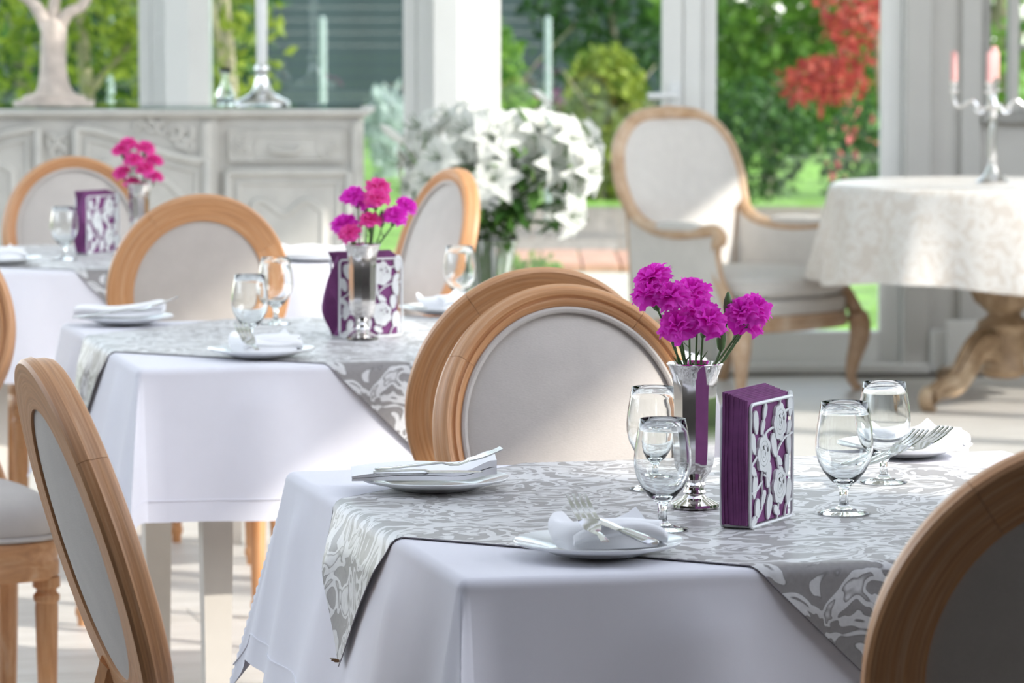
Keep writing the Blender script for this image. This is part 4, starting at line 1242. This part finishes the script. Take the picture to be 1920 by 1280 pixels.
# ------------------------------------------------------------------ sideboard
SY = 12.60
sp_ = F_PX / SY
def sx_(px): return (px - 960) / sp_
def sz_(py): return CAM_Z - (py - 30) / sp_
sb = thing('sideboard', 'grey-painted carved sideboard with arched panels below the windows', 'sideboard', (0, SY, 0))
ZTOP = sz_(203)
X = sx_
dep = 0.50
MB().box(X(-175), X(408), -0.03, dep, 0.09, ZTOP - 0.035).box(X(408), X(672), 0.0, dep, 0.09, ZTOP - 0.035).box(X(-450), X(-175), 0.0, dep, 0.09, ZTOP - 0.035).build('body', M_SIDE, sb, False)
pr = [(0.0, 0.0), (0.006, 0.004), (0.016, 0.010), (0.022, 0.020), (0.020, 0.030), (0.012, 0.036), (0.0, 0.036)]
def top_slab(x0, x1, y0):
    mb = MB(); rings = []
    for off, z in ((-0.012, 0.0), (0.0, 0.004), (0.008, 0.008), (0.018, 0.014), (0.022, 0.022), (0.018, 0.030), (0.008, 0.034)):
        rings.append([Vector((x0 - off, dep, ZTOP - 0.034 + z)), Vector((x1 + off, dep, ZTOP - 0.034 + z)), Vector((x1 + off, y0 - off, ZTOP - 0.034 + z)), Vector((x0 - off, y0 - off, ZTOP - 0.034 + z))])
    return mb.loft(rings)
mb = top_slab(X(-455), X(682), -0.012); b2 = top_slab(X(-182), X(412), -0.045)
mb.build('worktop', M_SIDE, sb, True, 30); b2.build('worktop', M_SIDE, sb, True, 30)
MB().box(X(-450), X(676), 0.0, dep - 0.01, ZTOP + 0.0005, ZTOP + 0.0065).build('glass_sheet', M_TOPGL, sb, False)
for px, y in ((388, -0.03), (-155, -0.03), (668, 0.0), (-440, 0.0)):   # corner pilasters
    MB().tube([(X(px), y, 0.10), (X(px), y, ZTOP - 0.045)], 0.020, 12).build('pilaster', M_SIDE, sb)
mb = MB().bbox(X(-178), X(411), -0.045, -0.03, 0.0, 0.12, 0.005).bbox(X(411), X(678), -0.012, 0.0, 0.0, 0.12, 0.005).bbox(X(-450), X(-178), -0.012, 0.0, 0.0, 0.12, 0.005)
mb.build('plinth', M_SIDE, sb, False)
def mould(pts, y, r_, parent, nm='moulding', close=True):
    P = [Vector((x, y, z)) for x, z in pts]
    if close: P = P + P[:2]
    return MB().tube(P, r_, 8, sx=1.0, up=(0, 1, 0), caps=not close).build(nm, M_SIDE, parent, True, 60)
def door_panel(x0, x1, ztopfun, z0, y, nm):
    n = 28
    xs = np.linspace(x0, x1, n)
    outl = [(x, ztopfun((x - x0) / (x1 - x0))) for x in xs] + [(x1, z0), (x0, z0)]
    d_ = MB().prism(outl, y - 0.012, y).build(nm, M_SIDE, sb, False)
    mould(outl, y - 0.012, 0.016, d_)
    ins = 0.035
    xs2 = np.linspace(x0 + ins, x1 - ins, n)
    inn = [(x, ztopfun((x - x0) / (x1 - x0)) - ins) for x in xs2] + [(x1 - ins, z0 + ins), (x0 + ins, z0 + ins)]
    mould(inn, y - 0.012, 0.008, d_)
    ins = 0.085
    xs3 = np.linspace(x0 + ins, x1 - ins, n)
    wav = lambda k: 0.022 * math.sin(k * 2 * PI * 1.5 + 0.6)
    inn = [(x, ztopfun((x - x0) / (x1 - x0)) - ins - 0.03 + wav(i / (n - 1))) for i, x in enumerate(xs3)] + [(x1 - ins, z0 + ins), (x0 + ins, z0 + ins)]
    mould(inn, y - 0.012, 0.014, d_)
    MB().prism([(x, z) for x, z in inn], y - 0.019, y - 0.012).build('raised_field', M_SIDE, d_, False)
    return d_
sm = lambda k: k * k * (3 - 2 * k)
door_panel(X(146), X(390), lambda k: sz_(240) - (sz_(240) - sz_(300)) * sm(k), 0.16, -0.03, 'cabinet_door')
door_panel(X(-170), X(74), lambda k: sz_(240) - (sz_(240) - sz_(300)) * sm(1 - k), 0.16, -0.03, 'cabinet_door')
door_panel(X(427), X(654), lambda k: sz_(322), 0.16, 0.0, 'cabinet_door')
door_panel(X(-430), X(-200), lambda k: sz_(322), 0.16, 0.0, 'cabinet_door')
def swirl(cx, cz, r_, turns, a0, y, mb, th=0.006, sgn=1):
    pts = []
    for k in range(22):
        u = k / 21
        a = a0 + sgn * u * turns * 2 * PI
        pts.append(Vector((cx + r_ * (1 - 0.8 * u) * math.cos(a), y, cz + r_ * (1 - 0.8 * u) * math.sin(a))))
    mb.tube(pts, [th * (1 - 0.5 * k / 21) for k in range(22)], 6, up=(0, 1, 0))
for x0, x1 in ((427, 648), (-425, -205)):
    dr = MB().bbox(X(x0), X(x1), -0.014, 0.0, sz_(302), sz_(242), 0.004).build('drawer', M_SIDE, sb, False)
    mould([(X(x0 + 3), sz_(300)), (X(x1 - 3), sz_(300)), (X(x1 - 3), sz_(244)), (X(x0 + 3), sz_(244))], -0.014, 0.005, dr)
    mould([(X(x0 + 52), sz_(293)), (X(x1 - 52), sz_(293)), (X(x1 - 52), sz_(256)), (X(x0 + 52), sz_(256))], -0.014, 0.004, dr)
    for s, cx in ((1, x0 + 28), (-1, x1 - 28)):
        mb = MB()
        swirl(X(cx), sz_(262), 0.022, 1.1, 0.5, -0.016, mb, sgn=s); swirl(X(cx + 6 * s), sz_(284), 0.020, 1.0, 3.3, -0.016, mb, sgn=-s); swirl(X(cx - 10 * s), sz_(275), 0.014, 1.0, 2, -0.016, mb, sgn=s)
        mb.build('carving', M_SIDE, dr)
    xm = (x0 + x1) / 2
    MB().tube(cr([(X(xm - 30), -0.016, sz_(270)), (X(xm - 24), -0.030, sz_(280)), (X(xm), -0.036, sz_(284)), (X(xm + 18), -0.030, sz_(282)), (X(xm + 26), -0.016, sz_(274))], 5), [0.006] + [0.0075] * 19 + [0.006], 8).build('handle', M_SIDE, dr)
mb = MB()
for cx, cz, r_, a, s in ((110, 285, .028, 0, 1), (98, 265, .022, 2, -1), (122, 265, .022, 1, 1), (110, 305, .022, 4, 1), (100, 325, .018, 1, -1), (120, 325, .018, 2, 1)):
    swirl(X(cx), sz_(cz), r_, 1.2, a, -0.034, mb, 0.011, s)
mb.build('carving', M_SIDE, sb)
for mir in (1, -1):
    mb = MB()
    for cx, cz, r_, a, s in ((262, 236, .020, 0, 1), (285, 238, .022, 2, -1), (308, 240, .024, 1, 1), (330, 244, .026, 4, 1), (350, 250, .026, 1, -1), (358, 272, .020, 2, 1), (340, 266, .018, 0, -1)):
        px = cx if mir > 0 else 220 - cx
        swirl(X(px), sz_(cz), r_, 1.2, a, -0.034, mb, 0.010, s * mir)
    mb.build('carving', M_SIDE, sb)
ZG = ZTOP + 0.0065
# ornaments on the sideboard
tp = Vector((sx_(92), SY + 0.16, ZG))
tn_ = thing('tree_ornament', 'pale bark-textured tree trunk ornament with curling branches on the sideboard', 'ornament', tp)
MB().lathe([(0.134, 0.0), (0.134, 0.014), (0.128, 0.018), (0.105, 0.020), (0.105, 0.030), (0.098, 0.034)], 40).build('base', M_TREEST, tn_, True, 35)
prf = [(0.082, 0.034), (0.062, 0.045), (0.050, 0.065), (0.044, 0.10), (0.041, 0.16), (0.040, 0.22), (0.043, 0.27), (0.036, 0.285)]
rings = []
for r_, z in prf:
    rings.append([Vector(((r_ + 0.004 * math.sin(5 * a + z * 30) + 0.002 * math.sin(13 * a)) * math.cos(a), (r_ + 0.004 * math.sin(5 * a + z * 30)) * math.sin(a), z)) for a in [2 * PI * j / 32 for j in range(32)]])
MB().loft(rings).build('trunk', M_TREEST, tn_, True, 60)
for pts, r0 in (([(-0.02, 0, 0.26), (-0.045, 0, 0.31), (-0.075, 0.01, 0.345), (-0.11, 0.01, 0.37), (-0.13, 0.01, 0.43)], 0.026), ([(0.0, 0, 0.26), (0.002, 0.01, 0.33), (0.015, 0.01, 0.38), (0.03, 0.0, 0.46)], 0.024), ([(0.02, 0, 0.26), (0.05, -0.01, 0.305), (0.09, -0.01, 0.325), (0.115, -0.01, 0.36), (0.105, -0.01, 0.40), (0.12, 0, 0.46)], 0.024)):
    pp = cr(pts, 6)
    MB().tube(pp, [r0 * (1 - 0.55 * i / len(pp)) for i in range(len(pp))], 10).build('branch', M_TREEST, tn_)
sp0 = Vector((sx_(487), SY + 0.14, ZG))
sl = thing('silver_lamp', 'tall silver stand with domed foot on the right of the sideboard', 'lamp', sp0)
MB().lathe([(0.092, 0.0), (0.093, 0.008), (0.086, 0.018), (0.060, 0.030), (0.036, 0.044), (0.026, 0.065), (0.020, 0.092), (0.020, 0.104), (0.0165, 0.108)], 40).build('foot', M_SILVPALE, sl)
MB().lathe([(0.018, 0.106), (0.024, 0.115), (0.025, 0.125), (0.019, 0.134), (0.016, 0.14)], 28).build('knop', M_SILVPALE, sl)
MB().lathe([(0.016, 0.138), (0.017, 0.16), (0.019, 0.30), (0.018, 0.62), (0.012, 0.64)], 24).build('stem', M_HANDLE, sl)
MB().lathe([(0.20, 0.60), (0.12, 0.84), (0.118, 0.84), (0.198, 0.60)], 40, cap0=False, cap1=False).build('shade', M_LINB, sl)
gp = Vector((sx_(415), SY + 0.20, ZG))
MB().lathe([(0.030, 0.0), (0.032, 0.004), (0.034, 0.03), (0.024, 0.055), (0.012, 0.075), (0.013, 0.10), (0.024, 0.125), (0.022, 0.125), (0.010, 0.10), (0.009, 0.075), (0.020, 0.052), (0.029, 0.03), (0.027, 0.008)], 28).build('glass_bottle', M_GLASS, None, True, 0).location = gp
tag(bpy.data.objects['glass_bottle'], 'small clear glass bottle on the sideboard beside the pillar', 'bottle')

# ------------------------------------------------------------------ lilies in a floor vase
LV = Vector((-0.075, 12.55, 0))
o = MB().lathe([(0.078, 0.0), (0.080, 0.004), (0.070, 0.03), (0.062, 0.12), (0.062, 0.30), (0.072, 0.48), (0.092, 0.60), (0.096, 0.612), (0.093, 0.612), (0.088, 0.598), (0.068, 0.48), (0.058, 0.30), (0.058, 0.12), (0.062, 0.035), (0.05, 0.022)], 48).build('floor_vase', M_GLASS, None, True, 0)
o.location = LV
tag(o, 'tall clear glass floor vase holding the white lilies', 'vase')
def lily_mesh(seed):
    r_ = random.Random(seed)
    mb = MB()
    for k in range(6):
        a = 2 * PI * k / 6 + r_.uniform(-0.1, 0.1)
        L = 0.088 * r_.uniform(0.9, 1.1); W = 0.050 if k % 2 else 0.064
        cv = r_.uniform(0.85, 1.15)
        def fn(u, v, a=a, L=L, W=W, cv=cv):
            w = (u - 0.5) * W * (math.sin(PI * min(1, 0.12 + v * 0.88)) ** 0.8 + 0.10 * (1 - v))
            ben = 0.35 + 1.75 * cv * v * v
            # integrate the curve roughly
            out = L * (0.30 * v + 0.62 * v ** 2.0) ; up = L * (0.62 * v - 0.60 * cv * v ** 3)
            ruf = 0.004 * math.sin(v * 18 + u * 3) * abs(u - 0.5) * 2
            crease = -0.006 * (1 - abs(2 * u - 1))
            return Vector((out * math.cos(a) - w * math.sin(a), out * math.sin(a) + w * math.cos(a), up + ruf + crease + 0.006))
        mb.grid(fn, 4, 7)
    return mb.mesh('bloom', M_LILY, True, 0, False)
LIL = [lily_mesh(s) for s in (1, 2, 3)]
M_ANTH = plain('orange_anther', (0.55, 0.22, 0.04), 0.7)
STAM = MB()
for k in range(5):
    a = 2 * PI * k / 5
    STAM.tube([(0, 0, 0), (0.012 * math.cos(a), 0.012 * math.sin(a), 0.035), (0.022 * math.cos(a), 0.022 * math.sin(a), 0.058)], 0.0012, 4)
STAMM = STAM.mesh('stamens', M_LGREEN)
LBUD = MB().lathe([(0.003, -0.035), (0.010, -0.02), (0.012, 0.0), (0.010, 0.025), (0.003, 0.042)], 10).mesh('bud', M_LILY)
def leaf_blade(mb, p, d, L, W, droop=0.3):
    d = d.normalized(); s = d.cross(Vector((0, 0, 1)))
    s = s.normalized() if s.length > 1e-3 else Vector((1, 0, 0))
    n0 = s.cross(d)
    def fn(u, v):
        w = (u - 0.5) * W * math.sin(PI * (0.06 + 0.94 * v)) ** 0.9
        return p + d * (L * v) + s * w + Vector((0, 0, -droop * L * v * v)) + n0 * (abs(u - 0.5) * 0.12 * W)
    mb.grid(fn, 2, 5)
LP = [(775, 232), (832, 216), (800, 255), (905, 215), (868, 240), (955, 238), (1040, 204), (1002, 258), (1062, 245), (762, 300), (790, 335), (752, 348), (884, 290), (860, 330), (945, 290), (1104, 282), (1128, 262), (1095, 330), (1050, 305), (975, 345), (862, 385), (1072, 372), (1048, 398), (925, 330), (1015, 300), (1120, 320), (738, 300), (812, 290), (900, 262), (985, 395), (845, 410), (1085, 410), (925, 252), (1020, 235), (878, 222), (1085, 255)]
rl = random.Random(11)
groups_l = [LP[i::13] for i in range(13)]
LP2 = sorted(LP, key=lambda q: math.atan2(q[1] - 450, q[0] - 920))
chunks = [LP2[i:i + 3] for i in range(0, len(LP2), 3)]
LPOS = ['lowest on the left of', 'left edge of', 'upper left edge of', 'upper left of', 'left of the top of', 'left of centre in', 'centre of', 'right of centre in', 'top right of', 'upper right of', 'right edge of', 'lowest on the right of']
for gi, ch in enumerate(chunks):
    pts = [aty(px, py, LV.y + rl.uniform(-0.16, 0.18)) for px, py in ch]
    main = sum(pts, Vector()) / len(pts)
    t = thing('lily', 'stem of open white lilies, ' + LPOS[gi] + ' the floor vase bouquet', 'flower', (LV.x, LV.y, 0.05), 0, 'white lilies in the floor vase')
    org = Vector((LV.x, LV.y, 0.05))
    mouth = Vector((rl.uniform(-0.05, 0.05), rl.uniform(-0.05, 0.05), 0.55))
    tip = main - org + Vector((0, 0.0, -0.05))
    spine = cr([Vector((rl.uniform(-0.03, 0.03), rl.uniform(-0.03, 0.03), 0.0)), mouth, mouth.lerp(tip, 0.55) + Vector((0, 0, 0.03)), tip], 7)
    MB().tube(spine, 0.0042, 6).build('stem', M_LGREEN, t)
    lb = MB()
    for k in range(12):
        p = spine[int(7 + (len(spine) - 8) * k / 12)]
        a = rl.uniform(0, 2 * PI)
        leaf_blade(lb, p, Vector((math.cos(a), math.sin(a), rl.uniform(-0.2, 0.5))), rl.uniform(0.09, 0.15), 0.042, 0.4)
    lb.build('leaf', M_LGREEN, t, True, 0, False)
    for p in pts:
        q = p - org
        c0 = Vector((0, 0, 0.62))
        outd = (q - Vector((0, 0, 0.72)))
        outd = Vector((outd.x * 1.6, outd.y * 1.0 - 0.20, outd.z * 0.9 + 0.02 + rl.uniform(-0.08, 0.08))).normalized()
        b = link('bloom', rl.choice(LIL), t)
        b.location = q - outd * 0.045; b.rotation_mode = 'QUATERNION'
        b.rotation_quaternion = outd.to_track_quat('Z', 'Y'); s_ = rl.uniform(1.05, 1.3); b.scale = (s_,) * 3
        link('stamens', STAMM, b)
        MB().tube(cr([tip, (tip + b.location) / 2 + Vector((0, 0, -0.01)), b.location], 4), 0.0028, 5).build('stalk', M_LGREEN, t)
b = aty(737, 252, LV.y)
t = thing('lily_bud', 'closed white lily bud sticking out to the left of the bouquet', 'flower bud', b)
k = link('bud', LBUD, t); k.rotation_euler = (0, -0.9, 0); k.scale = (1.25,) * 3
MB().tube(cr([(0.022, 0, -0.02), (0.08, 0, -0.10), (LV.x - b.x - 0.02, 0, 0.60 - b.z), (LV.x - b.x, 0, 0.30 - b.z)], 6), 0.0035, 6).build('stem', M_LGREEN, t)

# ------------------------------------------------------------------ the garden outside
GZ = -0.10
struct(MB().box(-60, 60, 14.76, 140, GZ - 0.1, GZ).box(4.25, 60, -30, 14.76, GZ - 0.1, GZ).box(-60, -6.25, -30, 14.76, GZ - 0.1, GZ).build('ground', M_GRASS, None, False), 'green lawn beyond the windows')
def strip(nm, lab, y0, y1, m, x0, x1, h_):
    o = MB().box(x0, x1, y0, y1, GZ, GZ + h_).build(nm, m, None, False)
    return struct(o, lab)
strip('terrace', 'pale sandy path outside the door', 14.9, 21.4, M_SAND, -1.2, 0.95, 0.004)
br = struct(bpy.data.objects.new('brick_edging', None), 'terracotta brick edging beyond the path'); COL.objects.link(br); br.location = (0, 22.1, GZ)
bm_ = MB().bbox(-0.105, 0.105, -0.65, 0.65, 0.0, 0.05, 0.006).mesh('brick', M_BRICK, False)
for i in range(20):
    o = link('brick', bm_, br); o.location = (-0.6 + i * 0.22, 0, R.uniform(-0.004, 0.004))
strip('bark_bed', 'brown bark mulch bed', 23.2, 28.5, M_GRAVEL, -0.6, 30, 0.02)
def foliage(mb, c, rad, n, size, rr, hang=0.0, shell=0.55):
    for _ in range(n):
        while True:
            p = Vector((rr.uniform(-1, 1), rr.uniform(-1, 1), rr.uniform(-1, 1)))
            if p.length <= 1 and p.length > shell * rr.random(): break
        q = Vector(c) + Vector((p.x * rad[0], p.y * rad[1], p.z * rad[2]))
        s = size * rr.uniform(0.6, 1.3)
        a = Vector((rr.gauss(0, 1), rr.gauss(0, 1), rr.gauss(0, 1) - hang)).normalized()
        b = a.cross(Vector((rr.gauss(0, 1), rr.gauss(0, 1), rr.gauss(0, 1)))).normalized()
        nrm = a.cross(b)
        mb.add([q, q + a * s * 0.5 + b * s * 0.28 + nrm * s * 0.06, q + a * s, q + a * s * 0.5 - b * s * 0.28 + nrm * s * 0.06], [(0, 1, 2), (0, 2, 3)])
def tree(nm, label, cat, x, y, blobs, m, size, trunk=None, seed=0, group=None, hang=0.0, m2=None, n2=0):
    rr = random.Random(seed)
    t = thing(nm, label, cat, (x, y, GZ), 0, group)
    mb = MB()
    for (c, rad, n) in blobs: foliage(mb, c, rad, n, size, rr, hang)
    mb.build('foliage', m, t, False, 0, False)
    if m2:
        mb = MB()
        for (c, rad, n) in blobs: foliage(mb, (c[0], c[1] - rad[1] * 0.5, c[2]), rad, n2, size * 0.9, rr, hang, 0.9)
        mb.build('blossom', m2, t, False, 0, False)
    if trunk:
        h_, r_ = trunk
        mb = MB().tube(cr([(0, 0, 0), (0.04, 0, h_ * 0.3), (-0.02, 0, h_ * 0.65), (0.02, 0, h_)], 5), [r_ * (1 - 0.5 * i / 15) for i in range(16)], 8)
        for k in range(4):
            a = rr.uniform(0, 6); z = h_ * rr.uniform(0.35, 0.8)
            mb.tube([(0, 0, z), (0.3 * math.cos(a), 0.3 * math.sin(a), z + 0.35), (0.6 * math.cos(a), 0.6 * math.sin(a), z + 0.6)], [r_ * 0.5, r_ * 0.35, r_ * 0.15], 6)
        mb.build('trunk', M_BARK, t)
    return t
def gx(px, y): return (px - 960) / F_PX * y
# left windows
tree('garden_tree', 'yellow-green leafy tree outside the leftmost window', 'tree', gx(155, 22), 22, [((0.2, 0, 1.9), (1.0, 0.8, 0.7), 900), ((-0.3, 0.2, 1.35), (0.7, 0.6, 0.4), 500), ((0.55, 0, 1.25), (0.45, 0.5, 0.5), 400)], M_LF1, 0.10, (2.6, 0.05), 1, 'garden trees')
tree('garden_tree', 'slim pale-trunked tree outside the window beside the silver stand', 'tree', gx(420, 21), 21, [((0.05, 0, 2.2), (0.6, 0.5, 0.7), 700), ((0.15, -0.1, 1.25), (0.22, 0.3, 0.40), 140)], M_LF1, 0.09, (2.9, 0.055), 2, 'garden trees')
tree('evergreen_tree', 'dark evergreen filling the leftmost window', 'tree', gx(40, 33), 33, [((0, 0, 1.8), (2.2, 1.0, 2.0), 4200)], M_LF2, 0.16, (2.5, 0.1), 3, 'garden trees')
tree('evergreen_tree', 'dark evergreen behind the first pillar', 'tree', gx(300, 34), 34, [((0, 0, 1.9), (1.1, 0.9, 2.0), 2200)], M_LF2, 0.16, (2.5, 0.1), 4, 'garden trees')
# slate fence: every board its own piece
fn_ = thing('slat_fence', 'dark slate garden fence of horizontal boards beyond the lawn', 'fence', (-3.0, 46.0, GZ))
bmesh_ = MB().bbox(-5.5, 5.5, -0.012, 0.012, 0.0, 0.150, 0.004).mesh('board', M_SLATE, False)
for k in range(26):
    o = link('board', bmesh_, fn_); o.location = (0, 0, 0.02 + k * 0.1515)
pm = MB().bbox(-0.06, 0.06, 0.013, 0.12, 0, 4.2, 0.005).mesh('post', M_SLATE, False)
for k in range(5): link('post', pm, fn_).location = (-5 + k * 2.5, 0, 0)
tree('silver_shrub', 'silvery-white shrub right of the sideboard end', 'shrub', gx(728, 34), 34, [((0, 0, 0.48), (0.20, 0.3, 0.30), 420), ((0, 0, 0.2), (0.10, 0.2, 0.22), 120)], M_LFW, 0.12, None, 5, 'garden shrubs')
tree('silver_shrub', 'low pale shrub beside the silvery one', 'shrub', gx(745, 36), 36, [((0, 0, 0.3), (0.18, 0.3, 0.3), 260)], M_LFW, 0.11, None, 6, 'garden shrubs')
# seen through the door
tree('garden_shrub', 'bright green shrub at the left of the door glass', 'shrub', gx(940, 27), 27, [((0, 0, 1.05), (0.16, 0.3, 0.35), 300), ((0.02, 0, 0.6), (0.22, 0.3, 0.5), 400)], M_LF3, 0.09, (1.1, 0.02), 7, 'garden shrubs')
tree('weeping_tree', 'weeping yellow-green tree seen through the door', 'tree', gx(1135, 30), 30, [((0, 0, 0.95), (0.28, 0.3, 0.28), 700), ((0, 0, 0.55), (0.42, 0.35, 0.55), 1000), ((0.15, 0, 0.4), (0.38, 0.3, 0.4), 500)], M_LF1, 0.11, (0.7, 0.03), 8, 'garden trees', 1.2)
tree('garden_shrub', 'green shrub with magenta blossom outside the door', 'shrub', gx(1030, 32), 32, [((0, 0, 0.62), (0.18, 0.2, 0.22), 200), ((0, 0, 0.25), (0.16, 0.2, 0.26), 200)], M_LF2, 0.09, (0.6, 0.02), 9, 'garden shrubs', 0, M_LFM, 150)
tree('garden_shrub', 'mid green shrub left of the weeping tree', 'shrub', gx(985, 31), 31, [((0, 0, 0.42), (0.30, 0.3, 0.42), 500)], M_LF3, 0.09, None, 10, 'garden shrubs')
tree('garden_tree', 'dark tree rising behind the weeping tree', 'tree', gx(1150, 42), 42, [((0, 0, 2.0), (1.0, 0.9, 1.8), 2400)], M_LF2, 0.16, (2.5, 0.04), 11, 'garden trees')
tree('garden_shrub', 'small fresh green bush close outside the door', 'shrub', gx(1000, 17.2), 17.2, [((0, 0, 0.17), (0.17, 0.16, 0.20), 500)], M_LF3, 0.05, None, 12, 'garden shrubs')
# right window
tree('garden_tree', 'fresh green leafy tree filling the right window', 'tree', gx(1440, 31), 31, [((0, 0, 1.7), (1.0, 0.7, 0.9), 2400), ((0.2, 0, 0.9), (0.9, 0.6, 0.5), 900)], M_LF3, 0.13, (2.6, 0.07), 13, 'garden trees')
tree('evergreen_tree', 'dark green tree deep behind the right window', 'tree', gx(1520, 40), 40, [((0, 0, 1.8), (1.9, 0.8, 2.0), 4500)], M_LF2, 0.16, (2.5, 0.1), 14, 'garden trees')
tree('maple_tree', 'red maple at the right side of the right window', 'tree', gx(1650, 24), 24, [((-0.15, 0, 1.55), (0.25, 0.4, 0.45), 520), ((-0.36, 0, 1.02), (0.28, 0.3, 0.16), 320)], M_LFR, 0.085, (1.9, 0.035), 15, 'garden trees')
tree('garden_shrub', 'dark green bush under the right window tree', 'shrub', gx(1420, 28), 28, [((0, 0, 0.55), (0.45, 0.3, 0.45), 900)], M_LF2, 0.09, None, 16, 'garden shrubs')
tree('garden_shrub', 'bush with coral pink blossom by the right window frame', 'shrub', gx(1612, 25), 25, [((0, 0, 0.45), (0.28, 0.3, 0.45), 600)], M_LF2, 0.08, None, 17, 'garden shrubs', 0, M_LFP, 60)
tree('evergreen_tree', 'dark evergreen behind the small casement', 'tree', gx(1880, 30), 30, [((0, 0, 1.7), (0.9, 0.7, 1.9), 1800)], M_LF3, 0.15, (2.5, 0.1), 18, 'garden trees')
# unseen greenery added on both sides to hold back low sky light
for x, h_, lab, sd in ((7.6, 2.6, 'unseen leafy screen added outside the right wall to block low sky', 21), (-9.4, 2.2, 'unseen leafy screen added outside the left wall to block low sky', 22)):
    t = thing('sky_screen_hedge', lab, 'sky_screen_hedge', (x, 6.5, GZ), 0, 'added sky screens')
    rr = random.Random(sd)
    mb = MB()
    for _ in range(5200):
        q = Vector((rr.uniform(-0.6, 0.6), rr.uniform(-9.5, 9.5), rr.uniform(0.02, h_)))
        a = Vector((rr.gauss(0, 1), rr.gauss(0, 1), rr.gauss(0, 1))).normalized(); b = a.orthogonal().normalized()
        s_ = 0.26 * rr.uniform(0.7, 1.3)
        mb.add([q, q + a * s_ * 0.5 + b * s_ * 0.32, q + a * s_, q + a * s_ * 0.5 - b * s_ * 0.32], [(0, 1, 2), (0, 2, 3)])
    mb.build('foliage', M_LF2, t, False, 0, False)
    MB().box(-0.30, 0.30, -9.4, 9.4, 0.0, h_ - 0.3).build('core', M_LF2, t, False)
# slim posts standing in for pale upright reflections in the glass
M_POST = plain('reflection_grey_green', (0.30, 0.36, 0.34), 0.6)
PM = MB().lathe([(0.024, 0.0), (0.024, 1.40), (0.018, 1.42), (0.004, 1.43)], 12).mesh('reflection_post', M_POST)
for px, lab in ((209, 'slim post standing in for a pale reflection in the leftmost window'), (606, 'slim post standing in for a pale reflection right of the silver stand'), (1027, 'slim post standing in for a pale reflection in the door glass')):
    o = link('reflection_post', PM); o.location = (gx(px, 26.5), 26.5, GZ)
    tag(o, lab, 'post', 'posts standing in for reflections')

# a small bee on the tip of the overlay
tip = drape(-0.648, 0.0, 0.0045, 0, 0.006)
bp_ = Vector((TABLES[0][0][0], TABLES[0][0][1], 0)) + U * (tip.x - 0.004) + V * (tip.y - 0.003) + Vector((0, 0, tip.z))
be = thing('bee', 'tiny brown bee on the hanging tip of the damask overlay', 'insect', bp_)
M_BEE = plain('bee_brown', (0.16, 0.08, 0.03), 0.6, var=0.4, scale=400)
M_WING = plain('bee_wing', (0.62, 0.56, 0.48), 0.3)
MB().tube([(0.004, 0, -0.001), (0.003, 0, 0), (0.0, 0, 0.0005), (-0.002, 0, 0.001), (-0.0032, 0, 0.001)], [0.0006, 0.0019, 0.0023, 0.0020, 0.0008], 8).build('body', M_BEE, be)
MB().tube([(-0.003, 0, 0.001), (-0.004, 0, 0.001), (-0.0052, 0, 0.0008)], [0.0006, 0.0014, 0.0005], 8).build('head', M_BEE, be)
for s_ in (-1, 1):
    MB().prism([(0.0, 0.0), (-0.003, 0.0016), (-0.0065, 0.0018), (-0.007, 0.0008), (-0.004, -0.0002)], -0.0001, 0.0001, rot('X', s_ * 0.5) @ tr(0, s_ * 0.001, 0.002)).build('wing', M_WING, be, False)
